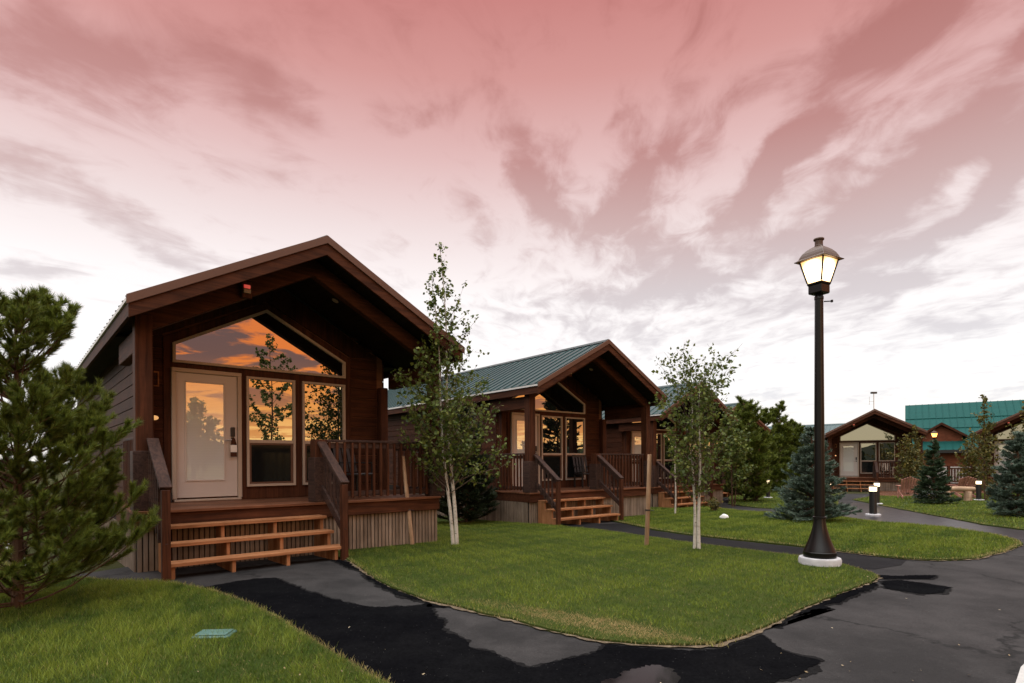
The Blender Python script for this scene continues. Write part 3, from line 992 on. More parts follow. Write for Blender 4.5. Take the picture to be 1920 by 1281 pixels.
def make_cabin(label):
    root = thing('cabin', label, 'cabin')
    P = lambda mb, n, m, par=None, bev=0.006: mb.build(n, M[m], par or root, bev)
    # shell
    w = MB()
    w.prism([(0.26, 0.3), (0.26, roofz(0.26, -0.2)), (XP, ZP - 0.2), (4.43, roofz(4.43, -0.2)), (4.43, 0.3)], 'y', DP, DP + 0.12)
    w.prism([(0.26, 0.3), (0.26, roofz(0.26, -0.2)), (XP, ZP - 0.2), (4.43, roofz(4.43, -0.2)), (4.43, 0.3)], 'y', BL - 0.12, BL)
    w.box(0.26, 0.36, DP + 0.12, BL - 0.12, 0.3, 3.4)
    w.box(4.33, 4.43, DP + 0.12, BL - 0.12, 0.3, 3.4)
    wall = P(w, 'wall', 'core', None, 0)
    s = MB()
    z = DK + 0.02
    pitch = 0.186
    rnd = random.Random(8)
    while z < ZP - 0.3:
        z1 = z + pitch - 0.013
        for xa, xb in ((0.26, 0.575), (3.725, 4.29)):
            zt = [min(z1, roofz(x, -0.2)) for x in (xa, xb)]
            if max(zt) > z + 0.02:
                s.prism([(xa, z), (xa, max(zt[0], z + 0.005)), (xb, max(zt[1], z + 0.005)), (xb, z)], 'y', DP - 0.028, DP - 0.002)
        if z < 3.35:
            s.box(0.225, 0.258, DP + 0.002, BL, z, min(z1, 3.45))
            s.box(4.432, 4.465, DP + 0.002, BL, z, min(z1, 3.45))
        z += pitch
    P(s, 'siding', 'stain_x', wall)
    c = MB()
    c.prism([(0.577, DK), (0.577, 3.42), (2.155, 4.225), (3.723, 3.42), (3.723, DK)], 'y', DP - 0.05, DP - 0.003)
    c.prism([(0.40, 3.46), (XP - 0.05, roofz(XP - 0.05, -0.2)), (XP + 0.05, roofz(XP + 0.05, -0.2)), (4.28, 3.50), (3.74, 3.45), (2.155, 4.25), (0.55, 3.45)], 'y', DP - 0.042, DP - 0.004)
    P(c, 'casing', 'stain_z', wall)
    # door
    d = MB()
    d.box(0.745, 1.653, DP - 0.078, DP - 0.052, 0.862, 2.873)
    d.box(0.860, 0.885, DP - 0.092, DP - 0.0785, 1.125, 2.745)
    d.box(1.440, 1.465, DP - 0.092, DP - 0.0785, 1.125, 2.745)
    d.box(0.8855, 1.4395, DP - 0.092, DP - 0.0785, 1.125, 1.15)
    d.box(0.8855, 1.4395, DP - 0.092, DP - 0.0785, 2.72, 2.745)
    door = P(d, 'door', 'door', None, 0.004)
    f = MB()
    f.box(0.679, 0.743, DP - 0.115, DP - 0.051, 0.84, 2.875)
    f.box(1.655, 1.719, DP - 0.115, DP - 0.051, 0.84, 2.875)
    f.box(0.679, 1.719, DP - 0.115, DP - 0.051, 2.8755, 2.94)
    f.box(0.70, 1.70, DP - 0.14, DP - 0.051, 0.802, 0.838)
    P(f, 'frame', 'tan', door)
    P(MB().box(0.886, 1.439, DP - 0.082, DP - 0.0787, 1.151, 2.719), 'pane', 'blind', door, 0)
    h = MB()
    h.box(1.545, 1.615, DP - 0.105, DP - 0.079, 1.86, 2.02)
    h.box(1.555, 1.605, DP - 0.10, DP - 0.079, 1.74, 1.85)
    P(h, 'lock', 'black', door, 0.008)
    h = MB().tube([(1.58, DP - 0.08, 1.81), (1.58, DP - 0.13, 1.81)], 0.018, 10).tube([(1.585, DP - 0.13, 1.81), (1.45, DP - 0.135, 1.80)], [0.014, 0.010], 10)
    h.build('handle', M['steel'], door, 0, True)
    # windows
    for xa, xb in ((1.804, 2.639), (2.767, 3.596)):
        za, zb, zm = 1.013, 2.903, 1.79
        f = MB()
        t_ = 0.042
        f.ring([(xa, za), (xb, za), (xb, zb), (xa, zb)], [(xa + t_, za + t_), (xb - t_, za + t_), (xb - t_, zb - t_), (xa + t_, zb - t_)], DP - 0.095, DP - 0.0515)
        f.box(xa + t_ + 0.001, xb - t_ - 0.001, DP - 0.088, DP - 0.0515, zm - 0.028, zm + 0.028)
        win = P(f, 'window', 'tan', None, 0.003)
        P(MB().box(xa + t_, xb - t_, DP - 0.062, DP - 0.0525, zm + 0.0285, zb - t_), 'pane', 'glass', win, 0)
        g = MB().ring([(xa + t_ + .001, za + t_ + .001), (xb - t_ - .001, za + t_ + .001), (xb - t_ - .001, zm - .029), (xa + t_ + .001, zm - .029)],
                      [(xa + .075, za + .075), (xb - .085, za + .075), (xb - .085, zm - .058), (xa + .075, zm - .058)], DP - 0.078, DP - 0.0535)
        P(g, 'sash', 'metal_brown', win, 0)
        P(MB().box(xa + .0755, xb - .0855, DP - 0.064, DP - 0.054, za + .0755, zm - .0585), 'screen', 'screen', win, 0)
    o_ = [(0.701, 3.024), (3.606, 3.024), (3.606, 3.334), (2.155, 4.10), (0.701, 3.334)]
    i_ = [(0.745, 3.066), (3.560, 3.066), (3.560, 3.308), (2.155, 4.048), (0.745, 3.308)]
    tw = P(MB().ring(o_, i_, DP - 0.095, DP - 0.0515), 'transom_window', 'tan', None, 0.003)
    P(MB().prism(i_, 'y', DP - 0.062, DP - 0.0525), 'pane', 'glass', tw, 0)
    # porch lamp and plates by the door
    b = MB().lathe([(0.001, -0.02), (0.055, -0.02), (0.06, 0.0), (0.03, 0.02), (0.001, 0.022)], 16)
    lo = b.build('wall_light', M['amber'], root, 0, True)
    lo.rotation_euler = (R(90), 0, 0)
    lo.scale = (1.0, 0.62, 1.0)
    lo.location = (0.45, DP - 0.05, 2.13)
    b = MB().ring([(0.34, 2.62), (0.52, 2.62), (0.52, 2.86), (0.34, 2.86)], [(0.36, 2.645), (0.50, 2.645), (0.50, 2.835), (0.36, 2.835)], DP - 0.05, DP - 0.029)
    P(b, 'vent_frame', 'tread_x', wall, 0.003)
    b = MB().box(0.62, 0.67, DP - 0.16, DP - 0.12, DK + 0.005, DK + 0.15)
    P(b, 'outlet_box', 'black', root, 0.005)
    # porch
    b = MB()
    y = -0.035
    while y < DP - 0.05:
        b.box(-0.06, 4.66, y, min(y + 0.138, DP - 0.06), DK - 0.042, DK)
        y += 0.146
    deck = P(b, 'porch_deck', 'deck')
    b = MB().box(-0.045, 4.645, 0.0, 0.04, 0.555, 0.756).box(-0.045, -0.008, 0.042, DP, 0.555, 0.756).box(4.608, 4.645, 0.042, DP, 0.555, 0.756)
    P(b, 'rim_board', 'stain_x', deck)
    bk = MB().box(-0.02, 4.62, 0.075, 0.10, -0.35, 0.553).box(-0.02, 0.0, 0.102, BL, -0.35, 0.79).box(4.60, 4.62, 0.102, BL, -0.35, 0.79)
    b = MB()
    x = -0.015
    k = 0
    while x < 4.58:
        b.box(x, x + 0.050, 0.052, 0.073, -0.35, 0.552 - 0.004 * (k % 2))
        x += 0.0665
        k += 1
    y = 0.11
    while y < BL - 0.1:
        b.box(-0.043, -0.022, y, y + 0.043, -0.35, 0.552)
        b.box(4.622, 4.643, y, y + 0.043, -0.35, 0.552)
        y += 0.0665
    sk = P(b, 'skirting', 'skirt', None, 0)
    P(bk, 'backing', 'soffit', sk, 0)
    # stairs
    st = MB()
    ty = [-0.285, -0.545, -0.80]
    tz = [0.607, 0.406, 0.195]
    for xs in (0.235, 0.93, 1.63, 2.325):
        pts = [(-0.002, -0.1), (-0.002, tz[0] - 0.046), (ty[0] + 0.03, tz[0] - 0.046), (ty[0] + 0.03, tz[1] - 0.046), (ty[1] + 0.03, tz[1] - 0.046),
               (ty[1] + 0.03, tz[2] - 0.046), (ty[2] + 0.03, tz[2] - 0.046), (ty[2] + 0.03, -0.1), (ty[2] + 0.22, -0.1)]
        st.prism(pts, 'x', xs - 0.024, xs + 0.024)
    stairs = P(st, 'stairs', 'tread_z')
    for i in range(3):
        b = MB()
        xe = 2.39 if i < 2 else 2.455
        b.box(0.205, xe, ty[i], ty[i] + 0.132, tz[i] - 0.044, tz[i])
        b.box(0.205, xe, ty[i] + 0.138, ty[i] + 0.27, tz[i] - 0.044, tz[i])
        P(b, 'tread', 'tread_x', stairs, 0.005)
    # posts
    for xa in (-0.03, 4.52):
        b = MB().box(xa, xa + 0.2, 0.02, 0.22, DK, roofz(xa + 0.1, -0.22))
        post = P(b, 'post', 'stain_z', None, 0.01)
        b = MB()
        for (x0, x1, y0, y1) in ((xa - .035, xa + .235, -.015, .018), (xa - .035, xa + .235, .222, .255), (xa - .035, xa - .002, .02, .22), (xa + .202, xa + .235, .02, .22)):
            b.box(x0, x1, y0, y1, DK + 0.002, DK + 0.78)
        P(b, 'post_wrap', 'rail', post)
    for xa in (0.265, 4.292):
        P(MB().box(xa, xa + 0.16, DP - 0.19, DP - 0.03, DK, 2.9), 'post', 'stain_z', None, 0.01)
    # railings
    top, bot = DK + 0.965, DK + 0.10

    def rail_run(p, q, n):
        p, q = Vector(p), Vector(q)
        ax = 'x' if abs(p.x - q.x) > abs(p.y - q.y) else 'y'
        r = MB().beam(p + Vector((0, 0, top)), q + Vector((0, 0, top)), 0.09, 0.04)
        r.beam(p + Vector((0, 0, top - 0.075)), q + Vector((0, 0, top - 0.075)), 0.035, 0.085)
        ra = P(r, 'railing', 'rail')
        P(MB().beam(p + Vector((0, 0, bot)), q + Vector((0, 0, bot)), 0.035, 0.085), 'bottom_rail', 'rail', ra)
        off = Vector((0, -0.037, 0)) if ax == 'x' else Vector((-0.037 if p.x < 2 else 0.037, 0, 0))
        for k in range(n):
            c_ = p.lerp(q, (k + 0.5) / n) + off
            b_ = MB().box(c_.x - .019, c_.x + .019, c_.y - .019, c_.y + .019, bot - 0.06, top - 0.022)
            P(b_, 'baluster', 'stain_z', ra, 0.003)

    rail_run((2.53, 0.12, 0), (4.485, 0.12, 0), 15)
    rail_run((0.07, 0.26, 0), (0.07, DP - 0.2, 0), 10)
    rail_run((4.62, 0.26, 0), (4.62, DP - 0.2, 0), 10)
    b = MB().box(2.33, 2.53, 0.0, 0.2, DK + 0.002, top + 0.015)
    nw = P(b, 'newel_post', 'stain_z', None, 0.008)
    b = MB()
    for (x0, x1, y0, y1) in ((2.305, 2.555, -.03, -.002), (2.305, 2.555, .202, .23), (2.305, 2.328, 0, .2), (2.532, 2.555, 0, .2)):
        b.box(x0, x1, y0, y1, DK + 0.003, DK + 0.70)
    P(b, 'post_wrap', 'rail', nw)
    for xs in (0.155, 2.43):
        lo_y, lo_z, hi_y, hi_z = -0.815, 1.115, 0.0, 1.735
        r = MB()
        r.beam((xs, hi_y, hi_z), (xs, lo_y - 0.02, lo_z), 0.135, 0.042)
        r.beam((xs, hi_y, hi_z - 0.085), (xs, lo_y + 0.03, lo_z - 0.075), 0.04, 0.10)
        ra = P(r, 'stair_railing', 'rail')
        P(MB().beam((xs, hi_y, 1.02), (xs, lo_y, 0.40), 0.04, 0.12), 'bottom_rail', 'rail', ra)
        P(MB().box(xs - 0.046, xs + 0.046, lo_y - 0.03, lo_y + 0.06, -0.08, lo_z - 0.02), 'newel_post', 'stain_z', ra)
        for k in range(5):
            yy = -0.1 - k * 0.135
            zz = 1.735 + (yy) * 0.76
            sg = -0.040 if xs < 1 else 0.040
            P(MB().box(xs + sg - .019, xs + sg + .019, yy - .019, yy + .019, zz - 0.80, zz - 0.05), 'baluster', 'rail', ra, 0.003)
    # beams
    P(MB().prism(chev(-0.185, -0.455, 0.0, 4.69), 'y', 0.04, 0.18), 'gable_beam', 'stain_x', None, 0.008)
    for xa in (0.0, 4.55):
        P(MB().box(xa, xa + 0.14, 0.222, DP - 0.02, 2.90, 3.20), 'side_beam', 'stain_y', None, 0.008)
    b = MB().box(1.26, 1.40, -0.03, 0.038, 3.79, 4.03)
    sg = P(b, 'sign_box', 'stain_z')
    P(MB().box(1.285, 1.375, -0.05, -0.031, 3.925, 3.975), 'red_light', 'red_lamp', sg)
    P(MB().box(1.28, 1.38, -0.055, -0.031, 3.855, 3.915), 'plate', 'tan', sg)
    # roof
    r = MB()
    r.prism(chev(0.0, -0.045), 'y', -0.46, 12.1)
    y = -0.36
    while y < 12.05:
        for xa in (XL, XR):
            r.beam((xa, y, roofz(xa, 0.008)), (XP, y, ZP + 0.008), 0.03, 0.03)
        y += 0.305
    roof = P(r, 'roof', 'roof_green', None, 0)
    P(MB().prism([(XP - 0.16, roofz(XP - .16, 0.03)), (XP, ZP + 0.036), (XP + 0.16, roofz(XP + .16, 0.03)), (XP, ZP + 0.026)], 'y', -0.45, 12.12), 'ridge_cap', 'roof_green', roof, 0)
    P(MB().prism(chev(0.022, -0.095, XL - 0.012, XR + 0.012), 'y', -0.487, -0.463), 'rake_trim', 'metal_brown', roof, 0.003)
    P(MB().prism(chev(-0.05, -0.265, XL + 0.01, XR - 0.01), 'y', -0.461, -0.42), 'fascia', 'stain_x', roof, 0.004)
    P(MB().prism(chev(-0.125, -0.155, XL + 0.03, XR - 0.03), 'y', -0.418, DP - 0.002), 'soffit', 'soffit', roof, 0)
    P(MB().prism(chev(-0.05, -0.24), 'y', 12.08, 12.12), 'fascia', 'stain_x', roof, 0)
    for xa, sgn in ((XL, 1), (XR, -1)):
        x0, x1 = sorted((xa + sgn * 0.012, xa + sgn * 0.05))
        zt = roofz(xa, -0.05)
        P(MB().box(x0, x1, -0.418, 12.07, zt - 0.18, zt), 'eave_board', 'stain_y', roof, 0)
        x0, x1 = sorted((xa - sgn * 0.014, xa + sgn * 0.010))
        P(MB().box(x0, x1, -0.455, 12.1, zt - 0.012, zt + 0.03), 'drip_edge', 'trim_pale', roof, 0)
        x0, x1 = sorted((xa + sgn * 0.052, 0.255 if sgn > 0 else 4.435))
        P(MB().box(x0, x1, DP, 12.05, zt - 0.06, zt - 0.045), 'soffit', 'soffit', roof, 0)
    b = MB().lathe([(0.001, 0), (0.055, 0), (0.062, 0.01), (0.001, 0.012)], 18)
    cl = b.build('ceiling_light', M['tan'], roof, 0, True)
    cl.location = (3.05, 0.85, roofz(3.05, -0.172))
    cl.rotation_euler = (0, math.atan(SL), 0)
    return root


GR_C = 'brown cabins with covered porches'
LBL = {
    1: 'brown timber cabin nearest the road, orange sunset mirrored in its door and windows',
    2: 'second cabin from the stairs with young birch in front, green ribbed roof slope showing',
    3: 'third cabin in the row, half hidden behind a birch with two white trunks',
    4: 'cabin at the end of the row, only its roof edge showing above the trees',
    5: 'far cabin facing the viewer beyond the bollard, aerial on its ridge',
    6: 'dark cabin at the picture edge behind a spruce, gable half cut off',
    7: 'distant cabin roof ridge showing between the lamp post and the far cabin',
}
cab = make_cabin(LBL[1])
cab.location, cab.rotation_euler.z = CAB1['loc'], CAB1['rz']
cab['group'] = GR_C
CABS = {1: cab}
for k, lo_, rz_ in ((2, CAB2['loc'], CAB2['rz']), (3, CAB3['loc'], CAB3['rz']), (4, (9.6, 29.0, -0.38), 0.55),
                    (5, (19.2, 34.9, -0.42), -0.46), (6, (27.6, 34.0, -0.42), -0.70), (7, (26.5, 43.0, -0.45), 0.9)):
    o = copy_tree(cab)
    o.location, o.rotation_euler.z = lo_, rz_
    tag(o, LBL[k], 'cabin', GR_C)
    CABS[k] = o


def aerial():
    t = thing('aerial', 'thin roof aerial with a dark box on the far cabin ridge', 'aerial')
    c5 = CABS[5]
    a = c5.rotation_euler.z
    t.location = (c5.location.x + XP * math.cos(a), c5.location.y + XP * math.sin(a), c5.location.z + ZP)
    MB().tube([(0, 0, -0.05), (0, 0, 0.95)], 0.02, 8).build('mast', M['steel'], t, 0, True)
    MB().box(-0.17, 0.17, -0.06, 0.06, 0.95, 1.06).build('box', M['black'], t, 0.01)
    MB().tube([(-0.26, 0, 0.3), (-0.26, 0, 0.78)], 0.008, 6).tube([(-0.26, 0, 0.5), (0, 0, 0.5)], 0.008, 6).build('whip', M['steel'], t, 0, True)


aerial()


def barn():
    t = thing('barn', 'large barn with a broad teal metal roof and gabled dormer', 'barn')
    t.location = (41.6, 60.5, -0.6)
    t.rotation_euler.z = -0.60
    L = 26.0
    e, r_ = 3.0, 8.3
    dpt = 7.0
    MB().prism([(0.3, -0.5), (0.3, e - 0.1), (dpt, r_ - 0.1), (2 * dpt - 0.3, e - 0.1), (2 * dpt - 0.3, -0.5)], 'x', 0.3, L).build('wall', M['barn'], t)
    m = MB()
    m.prism([(-0.4, e), (dpt, r_), (2 * dpt + 0.4, e), (2 * dpt + 0.4, e - 0.15), (dpt, r_ - 0.15), (-0.4, e - 0.15)], 'x', -0.2, L + 0.4)
    s_ = (r_ - e) / (dpt + 0.4)
    k = 0.2
    while k < L:
        m.beam((k, -0.4, e + 0.02), (k, dpt, r_ + 0.02), 0.05, 0.06)
        k += 0.6
    for yy in (1.3, 2.9, 4.5):
        zz = e + s_ * (yy + 0.4)
        m.box(-0.2, L + 0.4, yy - 0.06, yy + 0.06, zz - 0.02, zz + 0.06)
    roof = m.build('roof', M['roof_teal'], t)
    MB().box(-0.25, L + 0.4, -0.5, -0.42, e - 0.3, e + 0.02).build('gutter', M['black'], t)
    MB().box(7.6, 7.95, 2.5, 2.85, 5.0, 5.75).box(7.5, 8.05, 2.4, 2.95, 5.76, 5.85).build('vent', M['white'], roof)
    d = MB().prism([(1.2, e - 0.2), (1.2, e + 1.5), (2.9, e + 2.5), (4.6, e + 1.5), (4.6, e - 0.2)], 'y', 0.9, 4.2)
    dm = d.build('dormer', M['barn'], t)
    MB().prism([(0.8, e + 1.25), (2.9, e + 2.62), (5.0, e + 1.25), (5.0, e + 1.5), (2.9, e + 2.88), (0.8, e + 1.5)], 'y', 0.4, 4.4).build('dormer_roof', M['stain_x'], dm)


barn()


# ------------------------------------------------------------------ lamps
def make_street_lamp(label, glow):
    t = thing('street_lamp', label, 'street lamp')
    MB().lathe([(0.25, -0.1), (0.26, 0.07), (0.25, 0.095), (0.22, 0.10)], 32).build('footing', M['concrete'], t, 0, True)
    prof = [(0.198, 0.101), (0.201, 0.11), (0.201, 0.170), (0.195, 0.175), (0.192, 0.19)]
    for k in range(11):
        q = k / 10
        prof.append((0.072 + 0.118 * (1 - q) ** 1.6, 0.195 + 0.42 * q))
    prof += [(0.085, 0.617), (0.085, 0.638), (0.07, 0.645)]
    MB().lathe(prof, 28).build('base', M['lamp_paint'], t, 0, True)
    MB().lathe([(0.066, 0.645), (0.061, 2.0), (0.053, 3.540), (0.058, 3.545), (0.058, 3.580), (0.05, 3.590), (0.05, 3.620)], 20).build('pole', M['lamp_paint'], t, 0, True)
    ln = MB()
    tu = R(74)
    q2 = math.sqrt(2)
    ln.lathe([(0.085 * q2, 3.615), (0.094 * q2, 3.625), (0.094 * q2, 3.730), (0.106 * q2, 3.740), (0.106 * q2, 3.765)], 4, turn=tu)
    lan = ln.build('lantern', M['lamp_paint'], t, 0.006)
    b0, b1, z0, z1 = 0.100, 0.168, 3.768, 4.070
    fr = MB()
    for k in range(4):
        th = tu + math.pi / 2 * k
        fr.tube([(b0 * q2 * math.cos(th), b0 * q2 * math.sin(th), z0), (b1 * q2 * math.cos(th), b1 * q2 * math.sin(th), z1)], 0.011, 6)
    fr.build('cage', M['lamp_paint'], lan)
    for k in range(4):
        a, b = tu + math.pi / 2 * k, tu + math.pi / 2 * (k + 1)
        vs = []
        for (rr, zz) in ((b0, z0), (b1, z1)):
            for th in (a, b):
                vs.append(((rr - 0.006) * q2 * math.cos(th), (rr - 0.006) * q2 * math.sin(th), zz))
        MB().add(vs, [(0, 1, 3, 2)]).build('pane', M[glow], lan)
    rf = [(r_ * q2, 4.055 + z_) for r_, z_ in ((0.216, 0.0), (0.220, 0.008), (0.200, 0.016), (0.180, 0.034), (0.168, 0.066), (0.148, 0.106), (0.114, 0.148), (0.078, 0.178), (0.052, 0.196))]
    cap = MB().lathe(rf, 4, turn=tu)
    cap.lathe([(0.055, 4.255), (0.05, 4.270), (0.05, 4.330), (0.066, 4.335), (0.066, 4.355), (0.058, 4.360)], 16)
    cap.build('cap', M['bronze'], lan, 0.004)  # cap colour carries painted lantern glow
    sc_ = MB().tube([(0.05, -0.03, 3.510), (0.14, -0.05, 3.510)], 0.008, 6).lathe([(0.016, 3.495), (0.016, 3.525)], 8, (0.145, -0.05))
    sc_.build('screw', M['lamp_paint'], t)
    return t


lp = make_street_lamp('tall lit lantern lamp post on a round concrete footing at the lawn tip', 'lamp_glow')
gl = G(1537, 1061)
lp.location = (gl.x, gl.y, 0.02)
lp['group'] = 'lantern street lamps'
lp2 = make_street_lamp('distant lit lamp glowing amber in front of the teal barn roof', 'lamp_orange')
lp2.location = A(1752, 47)
lp2['group'] = 'lantern street lamps'


def make_bollard(label):
    t = thing('bollard_light', label, 'bollard light', group='lit path bollards')
    MB().lathe([(0.2, -0.05), (0.2, 0.055), (0.18, 0.07)], 20).build('footing', M['concrete'], t, 0, True)
    MB().lathe([(0.095, 0.07), (0.095, 0.70), (0.105, 0.705), (0.105, 0.72)], 20).build('post', M['black'], t, 0, True)
    MB().lathe([(0.095, 0.722), (0.095, 0.845)], 20).build('lens', M['bollard_glow'], t, 0, True)
    MB().lathe([(0.115, 0.846), (0.115, 0.865), (0.07, 0.89), (0.01, 0.895)], 20).build('cap', M['black'], t, 0, True)
    return t


bo = make_bollard('black bollard light with glowing head on a round footing by the wet path')
bo.location = G(1637, 968)
for lab, pos in (('bollard light glowing just behind the near one by the far cabin steps', A(1644, 22.5)),
                 ('bollard light glowing behind the lamp post beside the blue spruce', A(1553, 24.0)),
                 ('bollard light glowing between the two right spruces by the log bench', A(1835, 24.5)),
                 ('dim bollard light among the shrubs at the row end', A(1440, 27.0))):
    c = copy_tree(bo)
    c.location = pos
    c['label'] = lab


# ------------------------------------------------------------------ plants
class Tree:
    def __init__(s, seed):
        s.r = random.Random(seed)
        s.rng = np.random.default_rng(seed)
        s.wood, s.twig = MB(), MB()
        s.pts, s.dirs = [], []

    def leaves(s, name, mat, parent, size, jit=0.03, droop=0.3, aspect=0.8):
        n = len(s.pts)
        P = np.array(s.pts) + s.rng.normal(0, jit, (n, 3))
        nrm = s.rng.normal(0, 1, (n, 3))
        nrm[:, 2] += 0.4
        nrm /= np.linalg.norm(nrm, axis=1)[:, None]
        d = np.array(s.dirs) * 0.6 + s.rng.normal(0, 0.7, (n, 3))
        d[:, 2] -= droop
        d -= (d * nrm).sum(1)[:, None] * nrm
        d /= np.linalg.norm(d, axis=1)[:, None] + 1e-9
        e = np.cross(nrm, d)
        L = (size * s.rng.uniform(0.55, 1.25, n))[:, None]
        W = L * aspect / 2
        fold = nrm * L * 0.12
        V = np.stack([P, P + d * L * 0.45 + e * W + fold, P + d * L, P + d * L * 0.45 - e * W + fold], 1).reshape(-1, 3)
        F = np.arange(4 * n).reshape(-1, 4)
        return np_mesh(name, V, F, mat, parent)

    def needles(s, name, mat, parent, length, width, spread=0.9):
        n = len(s.pts)
        P = np.array(s.pts)
        D = np.array(s.dirs)
        D /= np.linalg.norm(D, axis=1)[:, None] + 1e-9
        o = s.rng.normal(0, 1, (n, 3))
        o -= (o * D).sum(1)[:, None] * D
        o /= np.linalg.norm(o, axis=1)[:, None] + 1e-9
        q = s.rng.uniform(0.35, 1.0, n)[:, None] * spread
        d = D + o * q
        d /= np.linalg.norm(d, axis=1)[:, None]
        L = (length * s.rng.uniform(0.6, 1.2, n))[:, None]
        e = np.cross(d, s.rng.normal(0, 1, (n, 3)))
        e /= np.linalg.norm(e, axis=1)[:, None] + 1e-9
        V = np.stack([P - e * width / 2, P + e * width / 2, P + d * L], 1).reshape(-1, 3)
        return np_mesh(name, V, np.arange(3 * n).reshape(-1, 3), mat, parent)


def curve(r, p, d, L, n, wob, lift):
    """a bent shoot: list of points"""
    pts = [Vector(p)]
    d = Vector(d).normalized()
    for k in range(n):
        d = (d + Vector((r.gauss(0, wob), r.gauss(0, wob), r.gauss(0, wob) + lift))).normalized()
        pts.append(pts[-1] + d * (L / n))
    return pts


def broadleaf(label, name, cat, loc, stems, h, c0, spread, leaf, per, mat='leaf', bark='bark_white', seed=1, r0=0.035, nb=30, shape=None, up=0.75, group=None, bare_tip=0.0, lean=(0, 0), skew=1.0):
    T = Tree(seed)
    r = T.r
    t = thing(name, label, cat, loc, 0, group)
    for k, (sx, sy, hs) in enumerate(stems):
        hh = h * hs
        pts = []
        n = 14
        ph = r.uniform(0, 6)
        for i in range(n + 1):
            q = i / n
            pts.append(Vector((sx + (lean[0] + sx * 1.2) * q + 0.02 * math.sin(q * 9 + ph) * h / 4, sy + (lean[1] + sy * 1.2) * q + 0.02 * math.cos(q * 7 + ph) * h / 4, -0.06 + hh * q)))
        T.wood.tube(pts, [max(0.004, r0 * hs * (1 - 0.93 * i / n)) for i in range(n + 1)], 8)
        nbk = int(nb * hs)
        for b in range(nbk):
            q = c0 + (0.985 - c0) * ((b + r.random() * 0.6) / nbk) ** skew
            i = min(n - 1, int(q * n))
            p = pts[i].lerp(pts[i + 1], q * n - i)
            s_ = (q - c0) / (1 - c0)
            wdt = shape(s_) if shape else math.sin(math.pi * min(1, 0.12 + 0.9 * s_) ** 0.8)
            L = max(0.06, spread * wdt * r.uniform(0.6, 1.2))
            az = b * 2.4 + r.uniform(-0.6, 0.6)
            bp = curve(r, p, (math.cos(az), math.sin(az), up * r.uniform(0.6, 1.5)), L, 5, 0.13, 0.05)
            T.twig.tube(bp, [max(0.0022, r0 * 0.28 * (1 - 0.8 * j / 5) * (1 - 0.6 * q)) for j in range(6)], 5, False)
            sub = max(2, int(L * 9))
            for m_ in range(sub):
                f = 0.2 + 0.8 * (m_ + r.random()) / sub
                jj = min(4, int(f * 5))
                sp_ = bp[jj].lerp(bp[jj + 1], f * 5 - jj)
                dd = (bp[jj + 1] - bp[jj]).normalized() + Vector((r.gauss(0, .6), r.gauss(0, .6), r.gauss(0.1, .4)))
                tw = curve(r, sp_, dd, r.uniform(0.10, 0.26) * min(1.4, 0.5 + L), 3, 0.15, -0.02)
                T.twig.tube(tw, 0.0018, 3, False)
                for _ in range(per):
                    g = r.random() * 2.999
                    T.pts.append(tw[int(g)].lerp(tw[int(g) + 1], g % 1))
                    T.dirs.append(tw[-1] - tw[0])
        if bare_tip:          # a leader with few, larger single leaves
            for b in range(int(12 * hs)):
                q = 1 - bare_tip * r.random()
                i = min(n - 1, int(q * n))
                T.pts.append(pts[i].lerp(pts[i + 1], q * n - i))
                T.dirs.append(Vector((r.gauss(0, 1), r.gauss(0, 1), 0)))
    T.wood.build('trunk', M[bark], t, 0, True)
    T.twig.build('branches', M['twig'], t)
    T.leaves('crown', M[mat], t, leaf)
    return t


